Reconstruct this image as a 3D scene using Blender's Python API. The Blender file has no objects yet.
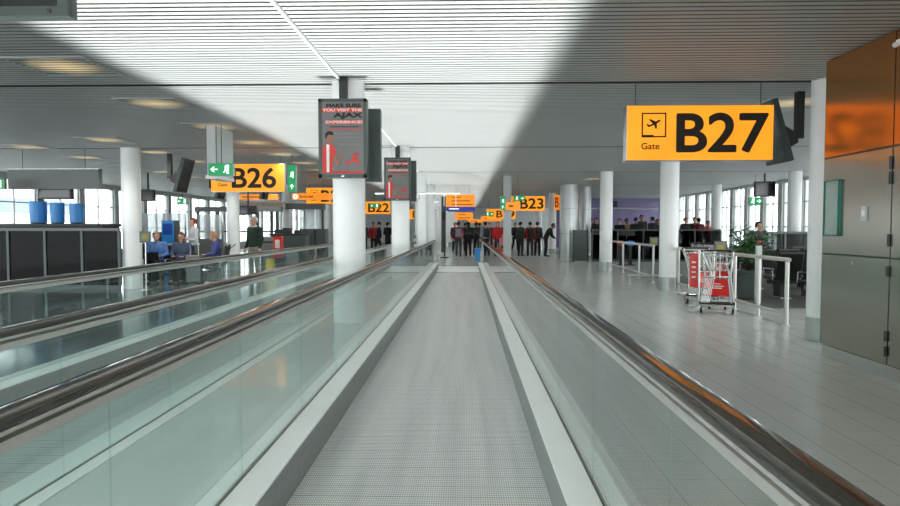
import bpy, bmesh, math, random
from mathutils import Vector, Matrix
random.seed(7)
PI = math.pi
S = bpy.context.scene
COL = S.collection
CEIL = 3.37

# ------------------------------------------------------------------ materials
def lin(c):
    return tuple((v/255/12.92 if v/255 <= .04045 else ((v/255+.055)/1.055)**2.4) for v in c)

def nodes(name):
    m = bpy.data.materials.new(name); m.use_nodes = True
    nt = m.node_tree
    return m, nt, nt.nodes['Principled BSDF'], nt.nodes['Material Output']

def mat(name, rgb, rough=.5, metal=0, var=.06, scale=9, bump=0, emit=0, spec=.5):
    m, nt, b, out = nodes(name)
    c = lin(rgb)
    tc = nt.nodes.new('ShaderNodeTexCoord')
    nz = nt.nodes.new('ShaderNodeTexNoise'); nz.inputs['Scale'].default_value = scale; nz.inputs['Detail'].default_value = 3
    nt.links.new(tc.outputs['Object'], nz.inputs['Vector'])
    rp = nt.nodes.new('ShaderNodeValToRGB')
    rp.color_ramp.elements[0].position = .3; rp.color_ramp.elements[1].position = .7
    rp.color_ramp.elements[0].color = tuple(v*(1-var) for v in c)+(1,)
    rp.color_ramp.elements[1].color = tuple(min(1, v*(1+var)) for v in c)+(1,)
    nt.links.new(nz.outputs['Fac'], rp.inputs['Fac'])
    nt.links.new(rp.outputs['Color'], b.inputs['Base Color'])
    b.inputs['Roughness'].default_value = rough; b.inputs['Metallic'].default_value = metal
    b.inputs['Specular IOR Level'].default_value = spec
    if emit:
        nt.links.new(rp.outputs['Color'], b.inputs['Emission Color']); b.inputs['Emission Strength'].default_value = emit
    if bump:
        bp = nt.nodes.new('ShaderNodeBump'); bp.inputs['Strength'].default_value = bump; bp.inputs['Distance'].default_value = .01
        nt.links.new(nz.outputs['Fac'], bp.inputs['Height']); nt.links.new(bp.outputs['Normal'], b.inputs['Normal'])
    return m

def backlit(name, base, glow, k):
    m, nt, b, out = nodes(name)
    tc = nt.nodes.new('ShaderNodeTexCoord'); nz = nt.nodes.new('ShaderNodeTexNoise'); nz.inputs['Scale'].default_value = 1.6
    nt.links.new(tc.outputs['Object'], nz.inputs['Vector'])
    b.inputs['Base Color'].default_value = base+(1,); b.inputs['Roughness'].default_value = .5
    b.inputs['Emission Color'].default_value = glow+(1,)
    nt.links.new(math_node(nt, 'MULTIPLY_ADD', nz.outputs['Fac'], .5*k, .75*k), b.inputs['Emission Strength'])
    return m

def glass(name, tint, rough=0.0, ior=1.45, frost=0):
    m = bpy.data.materials.new(name); m.use_nodes = True
    nt = m.node_tree; nt.nodes.clear()
    out = nt.nodes.new('ShaderNodeOutputMaterial')
    tr = nt.nodes.new('ShaderNodeBsdfTransparent'); tr.inputs['Color'].default_value = tint+(1,)
    gl = nt.nodes.new('ShaderNodeBsdfGlossy'); gl.inputs['Roughness'].default_value = rough
    ge = nt.nodes.new('ShaderNodeNewGeometry'); dt = nt.nodes.new('ShaderNodeVectorMath'); dt.operation = 'DOT_PRODUCT'
    nt.links.new(ge.outputs['Normal'], dt.inputs[0]); nt.links.new(ge.outputs['Incoming'], dt.inputs[1])
    k = math_node(nt, 'POWER', math_node(nt, 'SUBTRACT', 1.0, math_node(nt, 'ABSOLUTE', dt.outputs['Value'])), 5.0)
    f0 = ((ior-1)/(ior+1))**2
    fac = math_node(nt, 'MULTIPLY_ADD', k, 1-f0, f0)
    mx = nt.nodes.new('ShaderNodeMixShader')
    nt.links.new(fac, mx.inputs['Fac']); nt.links.new(tr.outputs['BSDF'], mx.inputs[1]); nt.links.new(gl.outputs['BSDF'], mx.inputs[2])
    last = mx
    if frost:
        df = nt.nodes.new('ShaderNodeBsdfDiffuse'); df.inputs['Color'].default_value = (.62, .66, .66, 1)
        m2 = nt.nodes.new('ShaderNodeMixShader'); m2.inputs['Fac'].default_value = frost
        nt.links.new(mx.outputs[0], m2.inputs[1]); nt.links.new(df.outputs[0], m2.inputs[2]); last = m2
    nt.links.new(last.outputs[0], out.inputs['Surface'])
    return m

def math_node(nt, op, a, b=None, c=None):
    n = nt.nodes.new('ShaderNodeMath'); n.operation = op
    for i, v in enumerate((a, b, c)):
        if v is None: continue
        if isinstance(v, (int, float)): n.inputs[i].default_value = v
        else: nt.links.new(v, n.inputs[i])
    return n.outputs[0]

def line_mask(nt, coord, pitch, width, phase=0):
    """1 on a line of WIDTH every PITCH metres, else 0"""
    s = math_node(nt, 'MULTIPLY_ADD', coord, 1/pitch, phase+1000)
    f = math_node(nt, 'FRACT', s)
    return math_node(nt, 'LESS_THAN', f, width/pitch)

def mix_col(nt, fac, a, b):
    n = nt.nodes.new('ShaderNodeMix'); n.data_type = 'RGBA'
    for sock, v in ((n.inputs[0], fac), (n.inputs[6], a), (n.inputs[7], b)):
        if isinstance(v, tuple): sock.default_value = v+(1,)
        elif isinstance(v, (int, float)): sock.default_value = v
        else: nt.links.new(v, sock)
    return n.outputs[2]

def floor_mat():
    m, nt, b, out = nodes('grey floor tile')
    tc = nt.nodes.new('ShaderNodeTexCoord'); sp = nt.nodes.new('ShaderNodeSeparateXYZ')
    nt.links.new(tc.outputs['Object'], sp.inputs[0])
    lx = line_mask(nt, sp.outputs['X'], .3, .004, .05)
    ly = line_mask(nt, sp.outputs['Y'], .3, .004, .2)
    nz = nt.nodes.new('ShaderNodeTexNoise'); nz.inputs['Scale'].default_value = 1.3; nz.inputs['Detail'].default_value = 5
    nt.links.new(tc.outputs['Object'], nz.inputs['Vector'])
    base = mix_col(nt, nz.outputs['Fac'], lin((182, 187, 183)), lin((198, 202, 198)))
    c1 = mix_col(nt, math_node(nt, 'MULTIPLY', ly, .35), base, lin((100, 103, 100)))
    c2 = mix_col(nt, math_node(nt, 'MULTIPLY', lx, .85), c1, lin((78, 80, 78)))
    nt.links.new(c2, b.inputs['Base Color'])
    n2 = nt.nodes.new('ShaderNodeTexNoise'); n2.inputs['Scale'].default_value = 4
    nt.links.new(tc.outputs['Object'], n2.inputs['Vector'])
    nt.links.new(math_node(nt, 'MULTIPLY_ADD', n2.outputs['Fac'], .14, .16), b.inputs['Roughness'])
    return m

def belt_mat():
    m, nt, b, out = nodes('ribbed metal belt')
    tc = nt.nodes.new('ShaderNodeTexCoord'); sp = nt.nodes.new('ShaderNodeSeparateXYZ')
    nt.links.new(tc.outputs['Object'], sp.inputs[0])
    gx = line_mask(nt, sp.outputs['X'], .0125, .0045)
    gy = line_mask(nt, sp.outputs['Y'], .027, .010)
    pal = line_mask(nt, sp.outputs['Y'], .135, .007)
    groove = math_node(nt, 'MAXIMUM', math_node(nt, 'MULTIPLY', gx, .55), math_node(nt, 'MULTIPLY', gy, .55))
    groove = math_node(nt, 'MAXIMUM', groove, math_node(nt, 'MULTIPLY', pal, .8))
    mp = nt.nodes.new('ShaderNodeMapping'); mp.inputs['Scale'].default_value = (7, .35, 1)
    nt.links.new(tc.outputs['Object'], mp.inputs['Vector'])
    nz = nt.nodes.new('ShaderNodeTexNoise'); nz.inputs['Scale'].default_value = 1.0; nz.inputs['Detail'].default_value = 4
    nt.links.new(mp.outputs[0], nz.inputs['Vector'])
    rp = nt.nodes.new('ShaderNodeValToRGB')
    rp.color_ramp.elements[0].position = .35; rp.color_ramp.elements[1].position = .6
    rp.color_ramp.elements[0].color = lin((222, 224, 223))+(1,); rp.color_ramp.elements[1].color = lin((240, 241, 240))+(1,)
    nt.links.new(nz.outputs['Fac'], rp.inputs['Fac'])
    c = mix_col(nt, groove, rp.outputs['Color'], lin((92, 96, 95)))
    nt.links.new(c, b.inputs['Base Color'])
    b.inputs['Roughness'].default_value = .42; b.inputs['Metallic'].default_value = .15
    return m

def slat_glow_mat():
    m, nt, b, out = nodes('slatted lamp diffuser')
    tc = nt.nodes.new('ShaderNodeTexCoord'); sp = nt.nodes.new('ShaderNodeSeparateXYZ')
    nt.links.new(tc.outputs['Object'], sp.inputs[0])
    ly = line_mask(nt, sp.outputs['Y'], .1, .034)
    mp = nt.nodes.new('ShaderNodeMapping'); mp.inputs['Scale'].default_value = (2.2, 2.5, 1)
    nt.links.new(tc.outputs['Object'], mp.inputs['Vector'])
    gr = nt.nodes.new('ShaderNodeTexGradient'); gr.gradient_type = 'SPHERICAL'; nt.links.new(mp.outputs[0], gr.inputs['Vector'])
    nt.links.new(mix_col(nt, ly, lin((178, 181, 179)), lin((60, 60, 58))), b.inputs['Base Color'])
    e = math_node(nt, 'POWER', gr.outputs['Fac'], .9)          # the bulb glows through the middle of the fitting
    e = math_node(nt, 'MULTIPLY', e, math_node(nt, 'SUBTRACT', 1.0, math_node(nt, 'MULTIPLY', ly, .75)))
    b.inputs['Emission Color'].default_value = (1, .74, .36, 1)
    nt.links.new(math_node(nt, 'MULTIPLY', e, .40), b.inputs['Emission Strength'])
    return m

def steel_mat(name='brushed steel sheet', lo=(146, 145, 136), hi=(168, 167, 157), rough=.22):
    m, nt, b, out = nodes(name)
    tc = nt.nodes.new('ShaderNodeTexCoord'); mp = nt.nodes.new('ShaderNodeMapping'); mp.inputs['Scale'].default_value = (1, 60, 1.2)
    nt.links.new(tc.outputs['Object'], mp.inputs['Vector'])
    nz = nt.nodes.new('ShaderNodeTexNoise'); nz.inputs['Scale'].default_value = 2; nz.inputs['Detail'].default_value = 3
    nt.links.new(mp.outputs[0], nz.inputs['Vector'])
    c = mix_col(nt, nz.outputs['Fac'], lin(lo), lin(hi))
    nt.links.new(c, b.inputs['Base Color'])
    b.inputs['Metallic'].default_value = .85; b.inputs['Roughness'].default_value = rough
    return m

M = dict(
    floor=floor_mat(), belt=belt_mat(), lamp=slat_glow_mat(), sheet=steel_mat(), reflection_tint=steel_mat('steel sheet tinted for sign reflection', (172, 128, 84), (190, 142, 94), .17),
    slat=mat('pale ceiling slat', (181, 184, 182), .45, var=.02, scale=2),
    void=mat('dark ceiling void', (80, 82, 80), .9),
    white=mat('white paint', (246, 248, 246), .38, var=.02, scale=3),
    offwhite=mat('pale grey paint', (196, 200, 198), .5, var=.03),
    wall=mat('grey wall paint', (186, 190, 188), .6, var=.04, scale=2),
    lilac=mat('lilac wall paint', (132, 122, 160), .6, var=.04, scale=2),
    deck=mat('white walkway deck', (244, 248, 245), .3, var=.02, scale=4),
    gap=mat('pale polished deck plate', (210, 220, 216), .06, var=.03, scale=3),
    skirt=mat('grey skirting metal', (150, 153, 151), .45, .1, var=.08, scale=20),
    landing=mat('landing plate metal', (236, 239, 237), .3, .1, var=.05, scale=12),
    rubber=mat('black handrail rubber', (64, 62, 56), .08, var=.06, scale=30),
    recess=mat('dark guide recess', (112, 107, 97), .35, .3),
    alu=mat('aluminium', (196, 197, 194), .26, .85, var=.04, scale=20),
    railmetal=mat('satin rail metal', (208, 206, 200), .3, .45, var=.03, scale=20),
    steel=mat('stainless steel tube', (206, 208, 206), .25, .6, var=.04, scale=20),
    clad=mat('steel column cladding', (184, 187, 184), .3, .55, var=.04, scale=4),
    black=mat('black plastic', (26, 27, 27), .4, var=.1),
    charcoal=mat('charcoal metal', (66, 76, 73), .4, .2, var=.06),
    screen=mat('dark screen', (20, 22, 23), .12),
    grey=mat('mid grey panel', (116, 120, 118), .5, var=.03, scale=2),
    orange=backlit('backlit orange', (.40, .13, .004), (1, .31, .012), .60),
    orange_dim=backlit('orange sign panel', (.45, .14, .006), (1, .28, .014), .46),
    green=mat('green exit panel', (4, 128, 74), .45, emit=.45),
    mint=mat('white pictogram', (236, 250, 240), .5, emit=.7),
    ink=mat('black sign ink', (22, 17, 10), .6, var=.02),
    redink=mat('dark red sign ink', (150, 40, 8), .6),
    blueband=mat('blue sign band', (34, 48, 140), .5, emit=.4),
    blue=mat('blue plastic', (58, 158, 236), .35, var=.05),
    bluedark=mat('blue bag cloth', (22, 84, 190), .6),
    red=mat('red plastic', (206, 38, 30), .35, var=.04),
    redprint=mat('red print', (206, 52, 44), .55),
    whiteprint=mat('white print', (224, 222, 214), .6),
    greyprint=mat('grey print', (122, 122, 118), .6),
    paper=mat('dark grey poster paper', (106, 106, 104), .4, var=.1, scale=3),
    skinprint=mat('printed skin', (150, 104, 80), .6),
    tealframe=mat('teal frame', (16, 118, 96), .4),
    notice=mat('pale notice paper', (152, 172, 164), .3, var=.08, scale=5),
    dullsheet=mat('dull notice paper', (112, 112, 100), .5), dullyellow=mat('dull yellow print', (150, 140, 60), .6), pinkprint=mat('pale pink print', (236, 190, 182), .6),
    yellow=mat('yellow plastic', (208, 190, 40), .5),
    leaf=mat('leaf', (42, 84, 46), .45, var=.4, scale=30),
    leaf2=mat('young leaf', (70, 112, 60), .45, var=.3, scale=30),
    soil=mat('soil', (52, 40, 30), .9),
    skin=mat('skin', (208, 160, 134), .55, var=.05, scale=20),
    skin2=mat('darker skin', (166, 116, 90), .55, var=.05, scale=20),
    seat=mat('black seat leather', (17, 18, 18), .4, var=.1),
    carpet=mat('dark lounge carpet', (92, 95, 92), .6, var=.08, scale=6),
    facade=mat('pale facade', (214, 218, 220), .7),
    facade_glass=mat('facade window band', (112, 130, 140), .3),
    apron=mat('concrete apron', (178, 180, 178), .8),
    glass=glass('walkway glass', (.925, .975, .968)),
    pane=glass('window pane', (.97, .98, .98)),
    smoke=glass('smoked glass', (.22, .24, .235), ior=1.18),
    frost=glass('frosted screen', (.92, .95, .95), .1, frost=.55),
)

# ------------------------------------------------------------------ mesh helpers
class MB:
    def __init__(s): s.bm = bmesh.new()
    def _put(s, verts, mtx):
        bmesh.ops.transform(s.bm, matrix=mtx, verts=verts)
    def box(s, x0, x1, y0, y1, z0, z1, bev=0, rot=None):
        r = bmesh.ops.create_cube(s.bm, size=1)
        vs = r['verts']
        mtx = Matrix.Translation(((x0+x1)/2, (y0+y1)/2, (z0+z1)/2)) @ (rot if rot else Matrix()) @ Matrix.Diagonal((x1-x0, y1-y0, z1-z0, 1))
        s._put(vs, mtx)
        if bev:
            es = list({e for v in vs for e in v.link_edges})
            bmesh.ops.bevel(s.bm, geom=es, offset=bev, segments=2, profile=.6, affect='EDGES')
        return s
    def cyl(s, a, b, r, r2=None, seg=16, caps=True):
        a, b = Vector(a), Vector(b); d = b-a
        if d.length < 1e-6: return s
        q = d.to_track_quat('Z', 'Y').to_matrix().to_4x4()
        rr = bmesh.ops.create_cone(s.bm, cap_ends=caps, segments=seg, radius1=r, radius2=r if r2 is None else r2, depth=d.length)
        s._put(rr['verts'], Matrix.Translation((a+b)/2) @ q)
        return s
    def sph(s, c, rx, ry=None, rz=None, seg=16, rings=10, rot=None):
        rr = bmesh.ops.create_uvsphere(s.bm, u_segments=seg, v_segments=rings, radius=1)
        s._put(rr['verts'], Matrix.Translation(c) @ (rot if rot else Matrix()) @ Matrix.Diagonal((rx, ry or rx, rz or rx, 1)))
        return s
    def tube(s, pts, r, seg=10):
        pts = [Vector(p) for p in pts]
        rings = []
        for i, p in enumerate(pts):
            t = (pts[min(i+1, len(pts)-1)]-pts[max(i-1, 0)]).normalized()
            q = t.to_track_quat('Z', 'Y').to_matrix()
            rings.append([s.bm.verts.new(p+q @ Vector((math.cos(2*PI*k/seg)*r, math.sin(2*PI*k/seg)*r, 0))) for k in range(seg)])
        for a, b in zip(rings, rings[1:]):
            best = min(range(seg), key=lambda o: sum((a[k].co-b[(k+o) % seg].co).length for k in range(0, seg, 3)))
            for k in range(seg):
                s.bm.faces.new((a[k], a[(k+1) % seg], b[(k+1+best) % seg], b[(k+best) % seg]))
        s.bm.faces.new(rings[0][::-1]); s.bm.faces.new(rings[-1])
        return s
    def lathe(s, prof, c=(0, 0, 0), seg=32):
        rings = [[s.bm.verts.new((c[0]+r*math.cos(2*PI*k/seg), c[1]+r*math.sin(2*PI*k/seg), c[2]+z)) for k in range(seg)] for r, z in prof]
        for a, b in zip(rings, rings[1:]):
            for k in range(seg): s.bm.faces.new((a[k], a[(k+1) % seg], b[(k+1) % seg], b[k]))
        s.bm.faces.new(rings[0][::-1]); s.bm.faces.new(rings[-1])
        return s
    def sweep(s, prof, path):
        """PROF: closed (u, v) outline; PATH: list of (origin, u axis, v axis)"""
        rings = [[s.bm.verts.new(Vector(o)+Vector(ua)*u+Vector(va)*v) for u, v in prof] for o, ua, va in path]
        n = len(prof)
        for a, b in zip(rings, rings[1:]):
            for k in range(n): s.bm.faces.new((a[k], a[(k+1) % n], b[(k+1) % n], b[k]))
        s.bm.faces.new(rings[0][::-1]); s.bm.faces.new(rings[-1])
        return s
    def plate(s, poly, y0, y1):
        """an outline in the X-Z plane given depth from y0 to y1"""
        a = [s.bm.verts.new((x, y0, z)) for x, z in poly]; b = [s.bm.verts.new((x, y1, z)) for x, z in poly]
        n = len(poly)
        s.bm.faces.new(a); s.bm.faces.new(b[::-1])
        for k in range(n): s.bm.faces.new((a[(k+1) % n], a[k], b[k], b[(k+1) % n]))
        return s
    def xf(s, mtx):
        bmesh.ops.transform(s.bm, matrix=mtx, verts=s.bm.verts[:]); return s
    def build(s, name, m, parent=None, smooth=None, loc=None):
        bmesh.ops.recalc_face_normals(s.bm, faces=s.bm.faces[:])
        me = bpy.data.meshes.new(name); s.bm.to_mesh(me); s.bm.free()
        me.materials.append(m)
        if smooth is not None:
            me.polygons.foreach_set('use_smooth', [True]*len(me.polygons))
            if smooth: me.set_sharp_from_angle(angle=math.radians(smooth))
        o = bpy.data.objects.new(name, me); COL.objects.link(o)
        if parent: o.parent = parent
        if loc: o.location = loc
        return o

def tag(o, label, cat, group=None):
    o['label'] = label; o['category'] = cat; o['kind'] = 'thing'
    if group: o['group'] = group
    return o
def thing(name, label, cat, loc=(0, 0, 0), rz=0, group=None):
    o = bpy.data.objects.new(name, None); COL.objects.link(o); o.empty_display_size = .1
    o.location = loc; o.rotation_euler = (0, 0, rz)
    return tag(o, label, cat, group)
def struct(o): o['kind'] = 'structure'; return o
def kids(o): return [c for c in bpy.data.objects if c.parent is o]
def dup(root, loc, rz=0, label=None, group=None):
    def cp(o, par):
        c = o.copy(); COL.objects.link(c)
        if par: c.parent = par
        for ch in kids(o): cp(ch, c)
        return c
    src = kids(root)
    r = root.copy(); COL.objects.link(r)
    for ch in src: cp(ch, r)
    r.location = loc; r.rotation_euler = (0, 0, rz)
    if label: r['label'] = label
    if group: r['group'] = group
    return r

def text(name, body, parent, m, x0, x1, z0, z1, y, bold=.0, depth=.004):
    cu = bpy.data.curves.new(name, 'FONT'); cu.body = body; cu.size = 1; cu.extrude = .01
    o = bpy.data.objects.new(name, cu); COL.objects.link(o)
    dg = bpy.context.evaluated_depsgraph_get(); dg.update()
    me = bpy.data.meshes.new_from_object(o.evaluated_get(dg))
    bpy.data.objects.remove(o); bpy.data.curves.remove(cu)
    if bold:
        b0 = bmesh.new(); b0.from_mesh(me); out = bmesh.new()
        for k in range(12):
            c = b0.copy(); bmesh.ops.translate(c, vec=(bold*math.cos(k*PI/6), bold*math.sin(k*PI/6), .006*k), verts=c.verts[:])
            tm = bpy.data.meshes.new('t'); c.to_mesh(tm); c.free(); out.from_mesh(tm); bpy.data.meshes.remove(tm)
        out.to_mesh(me); out.free(); b0.free()
    vs = me.vertices
    a = [min(v.co[i] for v in vs) for i in range(3)]; b = [max(v.co[i] for v in vs) for i in range(3)]
    for v in vs:
        fx = (v.co.x-a[0])/(b[0]-a[0]); fz = (v.co.y-a[1])/(b[1]-a[1]); fy = (v.co.z-a[2])/(b[2]-a[2])
        v.co = (x0+fx*(x1-x0), y-depth*fy, z0+fz*(z1-z0))
    me.materials.clear(); me.materials.append(m)
    t = bpy.data.objects.new(name, me); COL.objects.link(t); t.parent = parent
    return t
ORD = ['nearest', 'second', 'third', 'fourth', 'fifth', 'sixth', 'seventh', 'eighth', 'ninth', 'tenth', 'eleventh', 'twelfth']

# ------------------------------------------------------------------ camera
cam = bpy.data.cameras.new('camera'); co = bpy.data.objects.new('camera', cam); COL.objects.link(co)
co.location = (0, 0, 1.474)
co.rotation_euler = (math.radians(90-2.394), 0, math.radians(1.437))
cam.sensor_width = 36; cam.lens = 36*610/900; cam.clip_start = .02; cam.clip_end = 300
S.camera = co

# ------------------------------------------------------------------ room shell
XL, XR, Y0, Y1 = -16.0, 12.8, -10.0, 60.0
struct(MB().box(XL-.3, XR+.3, Y0, Y1+.3, -.2, 0).build('floor', M['floor']))
struct(MB().box(XL, -4.05, 3, 40, 0, .006).build('floor_gate', mat('dark grey green gate floor', (82, 94, 90), .12, var=.06, scale=2)))
struct(MB().box(XL-.3, XR+.3, Y1, Y1+.3, 0, CEIL+.5).build('wall_back', M['wall']))

GRID = (8.1, 14.55, 21.0, 27.45, 33.9, 40.35, 46.8)
verts, faces = [], []
y = Y0
while y < Y1:
    skip = any(abs(y+.042-g) < .05 for g in GRID)
    if not skip:
        n = len(verts)          # a flat sheet-metal slat, 66 mm wide, open joint beside it
        for x in (XL, XR): verts += [(x, y, CEIL), (x, y+.066, CEIL), (x, y+.066, CEIL+.003), (x, y, CEIL+.003)]
        for k in range(4): faces.append((n+k, n+(k+1) % 4, n+4+(k+1) % 4, n+4+k))
        faces += [(n, n+1, n+2, n+3), (n+7, n+6, n+5, n+4)]
    y += .1
me = bpy.data.meshes.new('ceiling'); me.from_pydata(verts, [], faces); me.materials.append(M['slat'])
bm = bmesh.new(); bm.from_mesh(me); bmesh.ops.recalc_face_normals(bm, faces=bm.faces[:]); bm.to_mesh(me); bm.free()
ceil = bpy.data.objects.new('ceiling', me); COL.objects.link(ceil); struct(ceil)
struct(MB().box(XL-.3, XR+.3, Y0, Y1+.3, CEIL+.12, CEIL+.3).build('trim_1', M['void']))

# window walls left and right: sill, bays and mullions
def window_wall(side, X, ya, yb, bay, n0, sill, head):
    d = .12
    w = MB()
    w.box(X-d, X+d, ya, yb, 0, sill).box(X-d, X+d, ya, yb, head, CEIL+.3)
    k = round((yb-ya)/bay)
    for i in range(k+1):
        yy = ya+i*bay
        w.box(X-d, X+d, yy-.17, yy+.17, sill, head)
    struct(w.build('wall_'+side, M['offwhite']))
    for i in range(k):
        a, b = ya+i*bay+.17, ya+(i+1)*bay-.17
        f = MB(); t = .045
        f.box(X-.05, X+.05, a, a+t, sill, head).box(X-.05, X+.05, b-t, b, sill, head)
        f.box(X-.05, X+.05, a, b, sill, sill+t).box(X-.05, X+.05, a, b, head-t, head)
        f.box(X-.04, X+.04, (a+b)/2-t/2, (a+b)/2+t/2, sill, head)
        for q in (.36, .7): f.box(X-.04, X+.04, a, b, sill+(head-sill)*q-.02, sill+(head-sill)*q+.02)
        fo = struct(f.build('window_%d' % (n0+i), M['offwhite']))
        MB().box(X-.006, X+.006, a, b, sill, head).build('pane', M['pane'], fo)
window_wall('left', XL, 10, 60, 2.5, 1, .45, 3.2)
window_wall('right', XR, 17.5, 40, 1.5, 30, .5, 3.3)
# lilac wall of the lounge at the far right
struct(MB().box(5.6, XR, 40, 40.2, 0, CEIL+.3).build('wall_lounge', M['lilac']))

# ground and buildings beyond the windows
struct(MB().box(-90, XL-.3, -20, 120, -4.2, -4).box(XR+.3, 90, -20, 120, -4.2, -4).build('ground', M['apron']))
for k, (x, ya, yb, h, lab) in enumerate(((-42, 12, 62, 10, 'pale terminal building beyond the left windows'), (48, 20, 80, 9, 'pale terminal building beyond the right windows'))):
    t = thing('terminal_building', lab, 'building', (x, ya, -4))
    MB().box(-2, 2, 0, yb-ya, 0, h).build('wall', M['facade'], t)
    sx = 2.03 if x < 0 else -2.03
    for z in (1.2, 4.0, 6.8):
        if z+1.4 < h: MB().box(sx-.05, sx+.05, 1, yb-ya-1, z, z+1.3).build('window_band', M['facade_glass'], t)

# steel-clad service wall on the right
XS = 4.10
w = struct(MB().box(XS+.02, 7.0, -3, 7.1, .12, 3.35).box(XS+.04, 7.0, -3, 7.08, 0, .12).build('wall_right', M['charcoal']))
def sheet(y0, y1, z0, z1, name, par, m='sheet'): return MB().box(XS, XS+.02, y0, y1, z0, z1, .002).build(name, M[m], par)
SEAM = 5.99
for i, (a, b) in enumerate(((SEAM+.008, 7.1), (3.9, SEAM-.008), (1.8, 3.892), (-.3, 1.792))):
    sheet(a, b, 2.265, 3.35, 'upper_panel', w, 'reflection_tint')  # warm tint put into the steel colour to deepen the sign's orange reflection
    d = struct(MB().box(XS, XS+.02, a, b, .14, 1.165, .002).build('door_%d' % (1+i), M['sheet']))
    d2 = sheet(a, b, 1.185, 2.245, 'steel_panel', w)
    for z in (.42, .27, 1.05): MB().cyl((XS-.012, a, z-.05), (XS-.012, a, z+.05), .014).build('hinge', M['black'], d, 30)
    for z in (1.35, 1.95, 2.1): MB().cyl((XS-.012, a, z-.06), (XS-.012, a, z+.06), .014).build('hinge', M['black'], w, 30)
    MB().cyl((XS-.006, (a+b)/2, 1.1), (XS+.01, (a+b)/2, 1.1), .018).build('keyhole', M['alu'], d, 30)
MB().box(XS+.01, XS+.04, -3, 7.09, .0, .13).build('kick_plate', M['alu'], w)
sh = MB()
sh.box(XS, 7.0, 7.1, 7.115, .14, 3.35); sh.build('end_panel', M['sheet'], w)
t = thing('framed_notice', 'teal-framed notice mounted on the steel wall at right', 'notice', (XS, 6.92, 1.69))
fb = MB()
for a in (-.14, .125): fb.box(-.03, 0, a, a+.015, -.31, .31)
for z in (-.31, .295): fb.box(-.03, 0, -.14, .14, z, z+.015)
fb.build('frame', M['tealframe'], t); MB().box(-.018, 0, -.13, .13, -.3, .3).build('notice_sheet', M['notice'], t)
t = thing('wall_switch', 'small pale switch plate on the steel wall', 'switch', (XS, 6.38, 1.62))
MB().box(-.012, 0, -.045, .045, -.075, .075, .004).build('plate', M['offwhite'], t); MB().box(-.02, -.01, -.02, .02, -.03, .03, .003).build('rocker', M['white'], t)
t = thing('wall_camera', 'small white security camera high on the steel wall', 'camera', (XS, 5.95, 3.22))
MB().box(-.02, 0, -.02, .02, -.03, .03, .004).build('mount', M['white'], t); MB().sph((-.035, 0, -.02), .026).build('camera_dome', M['offwhite'], t, 40)

# ------------------------------------------------------------------ columns
def column(x, y, label, base=True, r=.213, cat='column'):
    t = thing('round_column', label, cat, (x, y, 0), 0, 'white round columns')
    MB().lathe([(r, .0), (r, CEIL+.02)], seg=48).build('shaft', M['white'], t, 40)
    if base: MB().lathe([(r+.008, 0), (r+.008, .3), (r+.002, .305)], seg=48).build('base_collar', M['clad'], t, 40)
    return t
for i, yy in enumerate(GRID):
    column(-1.545, yy, ['white round column carrying the nearest advert display, beside the walkway',
        'white round column carrying the second advert display, farther along the walkway',
        'white round column just behind the second advert display, third in the middle row',
        'white round column fourth in the middle row, at the walkway end',
        'white round column fifth in the middle row, past the walkway end',
        'white round column sixth in the middle row, far down the hall',
        'white round column farthest in the middle row'][i], False)
for i, yy in enumerate(GRID[:6]):
    if i == 3: continue          # clad in steel, below
    column(4.72 if i == 0 else 4.81, yy, ['white round column peeking out behind the steel wall corner',
        'white round column rising behind the large B27 sign',
        'white round column left of the railings on the right floor, third in its row',
        'white round column beside the thick steel-clad pillars at right, fourth in its row',
        'white round column fifth in the right row, beyond the steel-clad pillars', 'white round column farthest in the right row'][i])
for i, yy in enumerate(GRID[1:6]):
    column(-8.05, yy, ['large white round column left of the seated travellers, at the dark glass barrier end',
        'white round column directly below the B26 sign', 'white round column below the upright green exit sign',
        'white round column behind the service desk sign', 'white round column farthest in the left row'][i], i > 0)
for i, yy in enumerate(GRID[2:5]):
    column(11.15, yy, ['white round column standing before the right windows near the steel wall',
        'white round column before the right windows, left of the potted plant', 'white round column in front of the lilac lounge wall'][i])
def clad(x, y, r, label):
    t = thing('clad_pillar', label, 'pillar', (x, y, 0))
    for a, b in ((0, 1.2), (1.21, 2.3), (2.31, CEIL-.002)):
        MB().lathe([(r, a), (r, b)], seg=48).build('steel_shell', M['clad'], t, 40)
    MB().lathe([(r-.02, 0), (r-.02, CEIL-.004)], seg=32).build('core', M['charcoal'], t, 40)
    return t
clad(4.62, 27.45, .40, 'thick steel-clad pillar at right, the wider left one of two')
clad(5.62, 28.9, .29, 'slimmer steel-clad pillar at right, just right of the wide one')
clad(-6.75, 29.0, .42, 'thick steel-clad pillar below the B24 sign')
t = thing('square_post', 'slim pale square post standing left of the B23 sign', 'post', (1.55, 22.6, 0))
MB().box(-.14, .14, -.14, .14, 0, CEIL, .01).build('shaft', M['offwhite'], t); MB().box(-.15, .15, -.15, .15, 0, .25).build('base_collar', M['clad'], t)

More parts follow.
